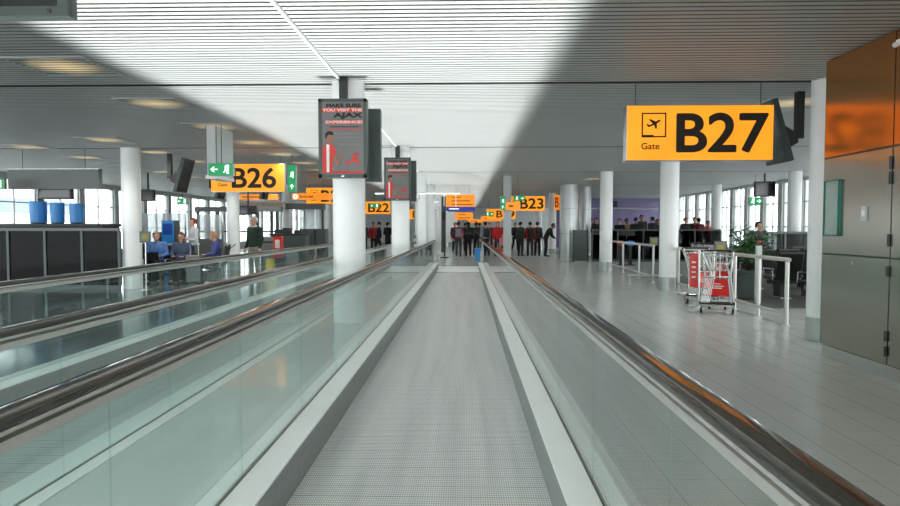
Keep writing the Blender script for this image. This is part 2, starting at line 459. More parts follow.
# ------------------------------------------------------------------ moving walkways
def walkway(x0, ya, yb, label, sub, extra):
    """X0 belt centre; belt 1.4 m wide"""
    t = thing('moving_walkway', label, 'moving walkway', (x0, 0, 0))
    hb = .70; g = .875
    MB().box(-hb, hb, ya, yb-2.6, .0, .015).build('belt', M['belt'], t)
    MB().box(-hb-.2, hb+.2, yb-2.6, yb+.5, .0, .02, .003).build('landing_plate', M['landing'], t)
    MB().box(-hb-.18, hb+1.0 if x0 > -1 else hb+.18, yb-2.58, yb-1.05, .02, .026, .002).build('threshold_strip', M['white'], t)
    cb = MB().box(-hb, hb, yb-2.75, yb-2.6, .015, .024)
    for i in range(60): cb.box(-hb+.01+i*.0233, -hb+.018+i*.0233, yb-2.83, yb-2.75, .015, .022)
    cb.build('comb', M['alu'], t)
    for s in (-1, 1):
        MB().box(min(s*hb, s*(hb+.012)), max(s*hb, s*(hb+.012)), ya, yb-.9, 0, .215).build('skirt', M['skirt'], t)
        MB().box(min(s*(hb+.004), s*(g-.012)), max(s*(hb+.004), s*(g-.012)), ya, yb-.6, .2, .225, .004).build('inner_deck', M['deck'], t)
        MB().box(min(s*(g-.012), s*(g+.012)), max(s*(g-.012), s*(g+.012)), ya, yb-.55, .14, .217).build('glass_channel', M['recess'], t)
        MB().box(min(s*(g+.012), s*(g+.1)), max(s*(g+.012), s*(g+.1)), ya, yb-.6, .0, .225, .004).build('outer_deck', M['deck'], t)
        # glass panels
        y = 1.868
        while y-1.115 > ya: y -= 1.115
        while y < yb-.3:
            e = min(y+1.109, yb-.22)
            if e-y > .1: MB().box(s*g-.006, s*g+.006, max(y, ya), e, .2, .945).build('glass_panel', M['glass'], t)
            y += 1.115
        # handrail: guide section and rubber cap swept along the run and round the newel end
        path, path2 = [], []
        R = .39
        zc = 1.0-R
        def fr(o, ang): return (o, (s, 0, 0), (0, math.sin(ang), math.cos(ang)))
        path.append(fr((s*g, ya, 1.0), 0))
        for k in range(13):
            a = PI*k/12
            path.append(fr((s*g, yb-R+R*math.sin(a), zc+R*math.cos(a)), a))
        guide = [(-.032, -.058), (-.036, -.04), (-.036, -.028), (-.022, -.024), (-.022, -.004), (.022, -.004), (.022, -.024), (.036, -.028), (.036, -.04), (.032, -.058)]
        MB().sweep([(u, v) for u, v in guide], path).build('handrail_guide', M['railmetal'], t, 25)
        lips = [(-.03, -.02), (-.03, .002), (.03, .002), (.03, -.02)]
        MB().sweep(lips, path).build('guide_recess', M['recess'], t, 25)
        rub = [(-.036, -.004), (-.042, .006), (-.042, .022), (-.038, .031), (-.033, .0335), (0, .0345), (.033, .0335), (.038, .031), (.042, .022), (.042, .006), (.036, -.004)]
        MB().sweep(rub, path).build('handrail', M['rubber'], t, 50)
        for u in (-.034, .034):
            MB().sweep([(u-.008, -.012), (u-.008, -.001), (u+.008, -.001), (u+.008, -.012)], path).build('guide_lip', M['railmetal'], t, 25)
    return t
WX = -.2425
walkway(WX, -1.2, 22.4, 'moving walkway with grey ribbed belt running straight ahead', None, None)
WX2 = -2.90
walkway(WX2, .3, 22.4, 'parallel moving walkway left of the white column row', None, None)
t = thing('walkway_infill', 'pale polished cover plate between the two moving walkways', 'cover plate', (0, 0, 0))
MB().box(WX2+.98, WX-.98, -1.2, 21.8, 0, .222).build('cover', M['gap'], t)
# end posts of the walkway
for x, lab in ((WX-.9, 'pale square bollard at the left handrail end of the walkway'), (WX+.9, 'pale square bollard at the right handrail end of the walkway')):
    t = thing('end_bollard', lab, 'bollard', (x, 22.75, 0))
    MB().box(-.1, .1, -.1, .1, 0, .95 if x < 0 else .6, .01).build('post', M['offwhite'], t); MB().cyl((0, -.11, .8 if x < 0 else .5), (0, -.095, .8 if x < 0 else .5), .025).build('sensor', M['black'], t, 30)

# ------------------------------------------------------------------ signs
def wires(t, xs, z0, y):
    for x in xs: MB().cyl((x, y, z0), (x, y, CEIL), .006, seg=6).build('wire', M['charcoal'], t)

def plane_icon(par, cx, cz, s, y):
    """aircraft taking off inside a square outline"""
    b = MB(); h = s/2; e = s*.03
    for a in (-h, h): b.box(cx+a-e, cx+a+e, y-.004, y, cz-h, cz+h)
    for a in (-h, h): b.box(cx-h-e, cx+h+e, y-.004, y, cz+a-e, cz+a+e)
    b.box(cx-h, cx-h*.02, y-.004, y, cz-h, cz-h*.84)
    body = [(-.62, -.18), (-.72, .12), (-.58, .12), (-.44, -.04), (-.12, .04), (-.4, .5), (-.22, .5), (.2, .16), (.5, .24), (.66, .22), (.68, .12), (.56, .04), (.26, -.06), (.16, -.52), (.02, -.52), (-.02, -.12), (-.4, -.2)]
    r = math.radians(14); c, sn = math.cos(r), math.sin(r)
    b.plate([(cx+(u*c-v*sn)*h*.9, cz+h*.12+(u*sn+v*c)*h*.9) for u, v in body], y-.004, y)
    return b.build('aircraft_pictogram', M['ink'], par)

def gate_sign(code, x0, x1, z0, z1, y, label, full=True, c0=.337, c1=.965):
    t = thing('gate_sign', label, 'sign', ((x0+x1)/2, y, 0), 0, 'hanging orange gate signs')
    w = (x1-x0)/2; h = z1-z0
    MB().box(-w, w, .005, .17, z0, z1, .004).build('housing', M['alu'], t)
    f = MB().box(-w+.008, w-.008, -.006, .005, z0+.008, z1-.008).build('face_panel', M['orange'], t)
    text('gate_code', code, f, M['ink'], -w+c0*2*w, -w+c1*2*w, z0+.135*h, z0+.86*h, -.006, .024)
    text('gate_word', 'Gate', f, M['ink'], -w+.10*2*w, -w+.225*2*w, z0+.2*h, z0+.32*h, -.006, .02)
    if full: plane_icon(f, -w+.185*2*w, z0+.64*h, .42*h, -.006)
    wires(t, (-w*.86, w*.86), z1, .09)
    return t
gate_sign('B27', 2.11, 4.01, 2.35, 3.07, 8.1, 'large orange B27 gate sign hanging nearest at right')
gate_sign('B26', -6.63, -4.70, 2.40, 3.13, 15.8, 'orange B26 gate sign hanging at left above a column', True, .285, .89)
gate_sign('B24', -6.99, -5.05, 2.50, 3.22, 26.7, 'orange gate sign half hidden behind the nearest white column')
gate_sign('B22', -6.24, -4.31, 2.25, 2.97, 35.0, 'orange B22 gate sign seen between two white columns')
gate_sign('B23', 2.10, 4.02, 2.31, 3.06, 31.0, 'orange B23 gate sign beyond the walkway end')
gate_sign('B19', 1.38, 3.28, 2.02, 2.68, 40.0, 'small far orange B19 gate sign lower left of the B23 sign')
gate_sign('B20', -4.3, -2.6, 2.05, 2.75, 43.0, 'far orange gate sign glimpsed right of the second poster column')
t = thing('letter_sign', 'orange sign with single red B beside the steel-clad pillar', 'sign', (4.33, 28.2, -.08))
MB().box(-.26, .0, .005, .12, 2.36, 3.06, .004).build('housing', M['alu'], t)
f = MB().box(-.25, -.01, -.006, .005, 2.37, 3.05).build('face_panel', M['orange_dim'], t)
text('letter', 'B', f, M['redink'], -.22, -.04, 2.47, 2.95, -.006, .03); wires(t, (-.13,), 3.06, .06)

def info_sign(x0, x1, z0, z1, y, label, body, band=None, m='orange_dim', tick=False):
    t = thing('direction_sign', label, 'sign', ((x0+x1)/2, y, 0)); w = (x1-x0)/2; h = z1-z0
    MB().box(-w, w, .005, .14, z0, z1, .004).build('housing', M['alu'], t)
    f = MB().box(-w+.006, w-.006, -.006, .005, z0+.006, z1-.006).build('face_panel', M[m], t)
    n = len(body)
    for i, s in enumerate(body):
        zz = z1-(i+1)*h/(n+.4)
        if s.startswith('-'):      # illegible small print: plain dark lines
            MB().box(-w*.6, -w*.6+w*.16*len(s), -.010, -.006, zz+.12*h/n, zz+.3*h/n).build('print_line', M['ink'], f); continue
        text('lettering', s, f, M['ink'], -w*.6, min(w*.9, -w*.6+len(s)*.085*h*4/max(n, 2)), zz+.03*h, zz+.42*h/n, -.006, .01)
    if tick:
        MB().cyl((-w*.82, -.012, (z0+z1)/2), (-w*.82, -.006, (z0+z1)/2), h*.36, seg=24).build('round_badge', M['mint'], f)
        b = MB(); c = -w*.82; zc = (z0+z1)/2
        b.plate([(c-.05, zc-.02), (c-.01, zc-.07), (c+.05, zc+.07), (c+.025, zc+.08), (c-.012, zc-.01), (c-.03, zc+.01)], -.016, -.012)
        b.build('tick_mark', M['ink'], f)
    if band:
        g = MB().box(-w, w, -.004, .12, z0-band, z0-.005).build('blue_band', M['blueband'], t)
        b = MB()
        b.box(-w*.78, -w*.1, -.008, -.004, z0-band*.62, z0-band*.42); b.build('white_line', M['mint'], g)
    wires(t, (-w*.3, w*.6), z1, .07)
    return t
info_sign(-.89, .44, 2.42, 2.98, 28, 'orange direction sign with blue band hanging over the walkway end', ['----', '--------', '---------'], .18)
info_sign(-.64, .48, 1.95, 2.41, 38, 'far orange direction sign below the blue banded sign', ['-----', '--------'])
info_sign(1.1, 2.6, 1.92, 2.3, 44, 'far orange direction sign just left below the B19 sign', ['------'])
info_sign(.2, 1.3, 1.82, 2.1, 47, 'lowest far orange direction sign above the crowd', ['-----'])
info_sign(-6.84, -5.34, 2.56, 2.83, 24, 'narrow orange service desk sign with round white badge', ['Service desk'], tick=True)
info_sign(-9.43, -7.58, 2.60, 2.82, 24.6, 'plain orange bar sign partly below the B26 sign', ['-----'])
info_sign(1.47, 2.0, 2.10, 2.41, 22.3, 'small orange sign on the square post, lower left of the B23 sign', ['----'])
t = thing('lightbox_sign', 'wide pinkish lightbox panel under the orange bar sign', 'panel', (-8.5, 25.2, 0))
MB().box(-1.0, 1.0, 0, .12, 2.24, 2.56, .005).build('housing', M['offwhite'], t); wires(t, (-.8, .8), 2.56, .06); MB().box(-.95, -.1, -.01, 0, 2.28, 2.52).box(0.05, .95, -.01, 0, 2.28, 2.52).build('panel_face', mat('pinkish panel', (206, 176, 160), .5), t)

def exit_sign(x, z, y, w, h, label, way='left', vertical=False, m='green'):
    t = thing('exit_sign', label, 'exit sign', (x, y, z), 0, 'green exit signs')
    MB().box(-w/2, w/2, 0, .09, -h/2, h/2, .004).build('housing', M['alu'], t)
    f = MB().box(-w/2+.004, w/2-.004, -.006, 0, -h/2+.004, h/2-.004).build('face_panel', M[m], t)
    s = min(w, h)
    ax, az, dx, dz = ((0, -h*.3, 0, h*.14) if vertical else (-w*.27, 0, w*.22, 0)) if way == 'left' or vertical else (w*.27, 0, -w*.22, 0)
    sg = -1 if way == 'left' else 1
    a = MB(); u = s*.3
    arrow = [(1, 0), (.1, .75), (-.2, .75), (.35, .15), (-1, .15), (-1, -.15), (.35, -.15), (-.2, -.75), (.1, -.75)]
    if vertical: pts = [(ax+q*u, az+p*u) for p, q in arrow]
    else: pts = [(ax+sg*p*u, az+q*u) for p, q in arrow]
    a.plate(pts, -.010, -.006); a.build('arrow', M['mint'], f)
    r = MB(); cx, cz = dx, dz; k = s*.36
    r.box(cx+k*.1, cx+k*.6, -.010, -.006, cz-k, cz+k)            # doorway
    r.build('doorway_symbol', M['mint'], f)
    p = MB()                                                       # running figure
    p.cyl((cx-k*.1, -.012, cz+k*.72), (cx-k*.1, -.009, cz+k*.72), k*.2, seg=12)
    p.plate([(cx-k*.35, cz+k*.5), (cx+k*.05, cz+k*.45), (cx+k*.1, cz-k*.15), (cx+k*.4, cz-k*.9), (cx+k*.2, cz-k*.9), (cx-k*.1, cz-k*.3), (cx-k*.5, cz-k*.8), (cx-k*.65, cz-k*.65), (cx-k*.25, cz-k*.1)], -.012, -.0065)
    p.build('running_figure', M['mint'], f)
    MB().cyl((0, .045, h/2), (0, .045, CEIL-z), .008, seg=8).build('hanger', M['charcoal'], t)
    return t
exit_sign(-4.49, 2.54, 11.15, .46, .23, 'green exit sign on the pale hanging duct, left arrow')
exit_sign(-4.45, 2.73, 15.6, .22, .68, 'tall upright green exit sign right of the B26 sign', vertical=True)
exit_sign(-5.15, 2.71, 34.6, .56, .26, 'green exit sign overlapping the B22 sign')
exit_sign(2.67, 2.92, 30.4, .56, .26, 'green exit sign overlapping the top of the B23 sign', 'right')
exit_sign(1.36, 2.37, 22.3, .17, .5, 'upright green exit sign on the square post left of B23', vertical=True)
exit_sign(1.55, 2.35, 39.6, .55, .26, 'far green exit sign left of the B19 sign', 'right')
exit_sign(10.40, 2.42, 22.2, .47, .27, 'green exit sign hanging before the right windows', 'right')
exit_sign(-10.3, 2.43, 22.0, .4, .22, 'green exit sign hanging before the left windows', 'left')
exit_sign(-8.85, 2.42, 23.4, .3, .2, 'small green exit sign left of the column below B26', 'left')
exit_sign(-10.95, 2.49, 14.0, .42, .24, 'green exit sign at the left picture edge beside the grey hanging board', 'left', m='green')

# pale hanging duct box and grey sign back
t = thing('hanging_duct', 'pale grey square duct box hanging from the ceiling behind exit sign', 'duct', (-4.725, 11.7, 0))
MB().box(-.105, .105, -.40, .40, 2.44, CEIL, .006).build('casing', M['offwhite'], t)
MB().box(-.115, .115, -.41, .41, 2.38, 2.45, .006).build('bottom_rim', M['white'], t)
for a in (-.095, .095): MB().box(a-.01, a+.01, -.408, -.40, 2.45, CEIL).build('corner_strip', M['grey'], t)
t = thing('hanging_board', 'long plain grey board hanging over the dark barrier', 'board', (-9.99, 14.6, 0))
MB().box(-1.12, 1.12, 0, .16, 2.41, 2.89, .006).build('board', M['grey'], t); MB().box(-1.125, 1.125, .0, .17, 2.885, 2.9).build('top_trim', M['alu'], t)
wires(t, (-.8, .75), 2.9, .08)

# ------------------------------------------------------------------ advert displays on the columns
def advert(x, y, label):
    t = thing('advert_display', label, 'advert display', (x, y, 0), 0, 'double sided advert displays')
    w, z0, z1 = .305, 2.10, 3.09
    for s, nm in ((-1, 'display_box'), (1, 'display_box')):
        yo = -.40 if s < 0 else .25; xo = 0 if s < 0 else .08
        b = MB().box(xo-w, xo+w, yo, yo+.13, z0, z1, .008)
        bx = b.build(nm, M['charcoal'], t)
        fy = yo if s < 0 else yo+.13
        fb = MB()
        d0, d1 = (fy-.012, fy+.004) if s < 0 else (fy-.004, fy+.012)
        fb.box(xo-w, xo-w+.04, d0, d1, z0, z1).box(xo+w-.04, xo+w, d0, d1, z0, z1).box(xo-w, xo+w, d0, d1, z0, z0+.045).box(xo-w, xo+w, d0, d1, z1-.04, z1)
        fb.build('frame', M['charcoal'], bx)
        p = MB().box(xo-w+.04, xo+w-.04, min(fy, fy+s*.003), max(fy, fy+s*.003), z0+.045, z1-.04).build('poster', M['paper'], bx)
        if s > 0: continue
        yy = fy-.004
        L, R = -w+.05, w-.05
        text('poster_line', 'MAKE SURE', p, M['ink'], L+.05, R-.02, 2.982, 3.03, yy, .05)
        rb = MB().box(L-.005, R, yy-.002, yy, 2.925, 2.972).build('red_band', M['redprint'], p)
        text('poster_line', 'YOU VISIT THE', p, M['pinkprint'], L+.002, R-.005, 2.929, 2.968, yy-.003, .05)
        text('poster_line', 'AJAX', p, M['ink'], L+.14, R-.002, 2.834, 2.918, yy, .05)
        MB().box(L+.04, R, yy-.002, yy, 2.778, 2.82).build('red_band', M['redprint'], p)
        text('poster_line', 'EXPERIENCE!', p, M['pinkprint'], L+.042, R-.003, 2.781, 2.817, yy-.003, .05)
        g = MB(); g.box(L+.10, R-.05, yy-.002, yy, 2.735, 2.745).build('print_line', M['ink'], p)
        for zz, a, c in ((2.705, .09, 'redprint'), (2.65, .14, 'greyprint'), (2.60, .16, 'greyprint'), (2.515, .2, 'greyprint')):
            MB().box(L+a, R-.01 if c == 'redprint' else R-.04, yy-.002, yy, zz, zz+.012).build('print_line', M[c], p)
        # printed footballer, flat on the poster
        f = MB(); cx = L+.10
        f.plate([(cx-.10, 2.16), (cx+.02, 2.16), (cx+.03, 2.33), (cx+.075, 2.40), (cx+.06, 2.48), (cx+.02, 2.52), (cx-.03, 2.53), (cx-.08, 2.51), (cx-.105, 2.44)], yy-.003, yy)
        sh = f.build('printed_shirt', M['redprint'], p)
        MB().plate([(cx-.05, 2.17), (cx-.015, 2.17), (cx-.012, 2.515), (cx-.05, 2.52)], yy-.005, yy-.003).build('shirt_stripe', M['whiteprint'], sh)
        f = MB(); f.plate([(cx-.01+.045*math.cos(a*PI/8), 2.60+.065*math.sin(a*PI/8)) for a in range(16)], yy-.003, yy)
        f.plate([(cx-.03, 2.52), (cx+.01, 2.52), (cx+.012, 2.56), (cx-.03, 2.56)], yy-.0032, yy)
        f.plate([(cx+.06, 2.40), (cx+.085, 2.30), (cx+.13, 2.37), (cx+.15, 2.45), (cx+.165, 2.45), (cx+.15, 2.34), (cx+.09, 2.24), (cx+.05, 2.30), (cx+.035, 2.38)], yy-.0036, yy)
        f.build('printed_face', M['skinprint'], p)
        MB().plate([(cx-.062, 2.60), (cx-.065, 2.65), (cx-.03, 2.685), (cx+.02, 2.685), (cx+.045, 2.65), (cx+.035, 2.635), (cx-.03, 2.64), (cx-.045, 2.60)], yy-.005, yy).build('printed_hair', M['ink'], p)
        lg = MB()   # small red running figure mark
        lx, lz = R-.11, 2.34
        lg.plate([(lx-.12, lz-.05), (lx-.02, lz-.005), (lx-.02, lz+.03), (lx+.02, lz+.045), (lx+.06, lz+.075), (lx+.065, lz+.055), (lx+.03, lz+.015), (lx+.05, lz-.03), (lx+.07, lz-.08), (lx+.05, lz-.08), (lx+.02, lz-.04), (lx-.03, lz-.03), (lx-.10, lz-.075)], yy-.003, yy)
        lg.cyl((lx+.0, yy-.003, lz+.065), (lx+.0, yy, lz+.065), .016, seg=12)
        lg.build('red_mark', M['redprint'], p)
        MB().box(L-.005, R+.005, yy-.002, yy, 2.158, 2.185).build('red_band', M['redprint'], p)
        MB().box(-.02, .02, fy-.014, fy-.011, z0+.015, z0+.028).build('maker_plate', M['alu'], bx)
    MB().box(-.05, .05, -.36, -.28, z1-.02, CEIL).build('ceiling_bracket', M['black'], t)
    MB().box(-.05, .05, -.30, -.2, 2.3, 2.4).box(-.05, .05, -.30, -.2, 2.8, 2.9).box(-.05, .05, .2, .30, 2.3, 2.4).box(-.05, .05, .2, .3, 2.8, 2.9).build('column_clamp', M['black'], t)
    return t
advert(-1.545, 8.1, 'nearest dark advert display fixed to the first white column')
advert(-1.575, 14.55, 'second dark advert display fixed farther along to the next white column')

# thin white lighting track along the column line
t = thing('ceiling_track', 'thin white track running along the ceiling over the columns', 'track', (-1.60, 0, 0))
MB().box(-.014, .014, -2, 50, CEIL-.03, CEIL-.005).build('rail', M['white'], t)

# ------------------------------------------------------------------ ceiling lamps
def lamp_row(x, ys, rowname, group):
    first = None
    for i, y in enumerate(ys):
        lab = 'warm ceiling light, %s in the row %s' % (ORD[i], rowname)
        if first is None:
            first = t = thing('ceiling_light', lab, 'ceiling light', (x, y, CEIL), 0, group)
            f = MB()
            for s in (-1, 1): f.box(s*.46-.012, s*.46+.012, -.40, .40, -.012, .004).box(-.46, .46, s*.40-.012, s*.40+.012, -.012, .004)
            f.build('frame', M['slat'], t)
            MB().box(-.45, .45, -.39, .39, -.006, .002).build('diffuser', M['lamp'], t)
        else: dup(first, (x, y, CEIL), 0, lab)
        if x < -10 or (x == -4.72 and i < 3): continue
        l = bpy.data.lights.new('lamp_bulb', 'SPOT'); l.energy = 48; l.spot_size = math.radians(150); l.spot_blend = .6; l.shadow_soft_size = .3; l.color = (1, .985, .95)
        lo = bpy.data.objects.new('lamp_bulb', l); COL.objects.link(lo); lo.location = (x, y, CEIL-.16)
lamp_row(-4.72, [7.15+2.15*i for i in range(8)], 'left of the walkways', 'ceiling lights left of the walkways')
lamp_row(-7.8, [13.1+2.15*i for i in range(6)], 'above the left column row', 'ceiling lights above the left columns')
lamp_row(-10.3, [14.2+2.15*i for i in range(6)], 'nearest the left windows', 'ceiling lights near the left windows')
lamp_row(4.95, [9.5, 11.65, 17.5, 24.0, 30.5], 'above the right railings', 'ceiling lights above the right floor')

# ------------------------------------------------------------------ monitors
def tilt_monitor(x, y, s, label):
    """flat monitor on a ceiling pole; S=-1: the screen looks left and down, +1: right and down"""
    t = thing('hanging_monitor', label, 'monitor', (x, y, 0), 0, 'tilted monitors on ceiling poles')
    MB().box(-.05, .05, -.05, .05, 2.72, CEIL, .004).build('ceiling_pole', M['black'], t)
    a = MB(); a.plate([(s*.03, 2.66), (s*.03, 2.78), (s*.30, 2.95), (s*.36, 2.93), (s*.34, 2.62), (s*.20, 2.56)], -.05, .05); a.build('bracket_arm', M['black'], t)
    rot = Matrix.Translation((s*.37, 0, 2.80)) @ Matrix.Rotation(s*math.radians(16), 4, 'Y')
    b = MB(); b.box(-.045, .045, -.30, .30, -.44, .44, .012); c = b.xf(rot).build('monitor_case', M['charcoal'], t)
    MB().box(s*.045 if s > 0 else -.05, .05 if s > 0 else -.045, -.27, .27, -.40, .40).xf(rot).build('screen', M['screen'], c)
    MB().box(*( (-.10, -.045) if s > 0 else (.045, .10)), -.2, .2, -.22, .22, .01).xf(rot).build('back_cover', M['black'], c)
    return t
tilt_monitor(4.68, 8.75, -1, 'tilted monitor on ceiling pole right of the B27 sign')
tilt_monitor(-7.56, 15.5, 1, 'tilted monitor on ceiling pole at left, nearest before the B26 sign')
tilt_monitor(-8.05, 19.2, 1, 'tilted monitor on ceiling pole behind lower left of the B26 sign')
tilt_monitor(-6.75, 19.5, 1, 'tilted monitor peeking below the right end of B26 sign')
def flat_monitor(x, y, z, w, h, label, ry=0, deep=.12, top=CEIL):
    t = thing('ceiling_monitor', label, 'monitor', (x, y, z), ry, 'dark monitors hanging flat')
    c = MB().box(-w/2, w/2, 0, deep, -h/2, h/2, .012).build('monitor_case', M['black'], t)
    MB().box(-w/2+.04, w/2-.04, -.006, 0, -h/2+.05, h/2-.04).build('screen', M['screen'], c)
    MB().box(-w/2+.03, w/2-.03, -.004, .004, -h/2+.012, -h/2+.04).build('lower_bezel', M['charcoal'], c)
    MB().cyl((0, deep/2, h/2-.01), (0, deep/2, top-z), .03, seg=12).build('ceiling_pole', M['black'], t)
    return t
flat_monitor(10.5, 21.7, 2.82, .72, .53, 'black monitor hanging before the right windows above exit sign')
flat_monitor(-11.05, 21.0, 2.59, .45, .40, 'small black monitor hanging right of the large left column')
flat_monitor(-9.98, 14.62, 2.29, .82, .26, 'wide black screen hanging under the grey board', top=2.44)
flat_monitor(-7.9, 22.0, 2.10, .62, .32, 'black monitor hanging above the white-haired man')
flat_monitor(7.85, 33.0, 2.72, .6, .34, 'small dark monitor hanging before the lilac wall')
# big monitor cut by the top left corner
t = thing('large_monitor', 'large dark monitor hanging close overhead at top left corner', 'monitor', (-3.062, 3.9, .015), 0)
c = MB().box(-.54, .54, 0, .07, 2.80, 3.33, .012).build('monitor_case', M['charcoal'], t)
b = MB()
b.box(-.535, .535, -.03, 0, 2.805, 2.865).box(-.535, .535, -.03, 0, 3.27, 3.325).box(-.535, -.47, -.03, 0, 2.865, 3.27).box(.47, .535, -.03, 0, 2.865, 3.27)
b.build('bezel', M['charcoal'], c)
MB().box(-.47, .47, -.008, 0, 2.865, 3.27).build('screen', M['screen'], c)
for x in (-.42, 0, .42): MB().cyl((x, -.038, 2.835), (x, -.029, 2.835), .014, seg=12).build('screw', M['black'], c)
MB().box(-.08, .08, .01, .06, 3.32, CEIL-.015).build('ceiling_bracket', M['black'], t)

# ------------------------------------------------------------------ gantry bar at the walkway end
t = thing('gantry_bar', 'slim white horizontal bar crossing at the walkway end', 'bar', (-1.62, 20.72, 0))
MB().cyl((-1.44, 0, 2.63), (1.44, 0, 2.63), .03).build('tube', M['white'], t, 40)
MB().box(-.06, .06, -.03, .07, 2.45, 2.6).build('column_clamp', M['alu'], t)
for x in (.9, 1.3): MB().box(x-.012, x+.012, -.012, .012, 2.2, 2.62).build('drop_rod', M['white'], t)
t = thing('column_box', 'small grey control box low on the third middle column', 'box', (-1.72, 20.72, 0))
MB().box(-.05, .05, 0, .08, .9, 1.22, .005).build('box', M['grey'], t); MB().box(-.015, .015, .02, .08, 1.22, 2.4).build('conduit', M['grey'], t); MB().box(-.03, .03, -.005, 0, 1.0, 1.1).build('label_plate', M['offwhite'], t)
t = thing('dome_camera', 'white dome camera on the column past the walkway end', 'camera', (-1.28, 27.2, 2.65))
MB().box(-.06, .0, -.05, .05, .05, .22, .01).build('arm', M['white'], t); MB().sph((0, 0, 0), .13).build('camera_dome', M['white'], t, 40); MB().sph((0, -.02, -.3), .07).build('lens_ball', M['offwhite'], t, 40)

# ------------------------------------------------------------------ railings at the right
def railing(pts, posts, label, zt=.99, zb=.17, cap=None):
    a, b = Vector(pts[0]+(0,)), Vector(pts[1]+(0,))
    t = thing('steel_railing', label, 'railing', (a.x, a.y, 0), 0, 'stainless steel railings'); d = b-a
    u = d.normalized()
    MB().tube([Vector((0, 0, zt))-u*.06, Vector((0, 0, zt)), d*.5+Vector((0, 0, zt)), d+Vector((0, 0, zt)), d+u*.06+Vector((0, 0, zt))], .032, 14).build('top_rail', M['railmetal'], t, 50)
    MB().tube([Vector((0, 0, zb)), d*.5+Vector((0, 0, zb)), d+Vector((0, 0, zb))], .028, 12).build('lower_rail', M['railmetal'], t, 50)
    for p in posts:
        q = d*p
        po = MB().cyl((q.x, q.y, 0), (q.x, q.y, zt-.03), .03, seg=16).build('post', M['railmetal'], t, 40)
        MB().cyl((q.x, q.y, 0), (q.x, q.y, .012), .055, seg=20).build('foot_plate', M['railmetal'], po, 40)
    return t
railing(((4.84, 9.28), (4.86, 11.1)), (0, .5, 1), 'nearest steel railing on the right, right of the luggage trolley')
railing(((4.96, 12.3), (5.0, 15.4)), (0, .33, .67, 1), 'second steel railing just behind the luggage trolley')
railing(((5.02, 16.4), (5.22, 22.4)), (0, .25, .6, 1), 'farthest steel railing beside the column right of the walkway')
railing(((4.3, 16.0), (5.6, 16.1)), (0, 1), 'short low crossways steel rail between the railings', .22, .12)

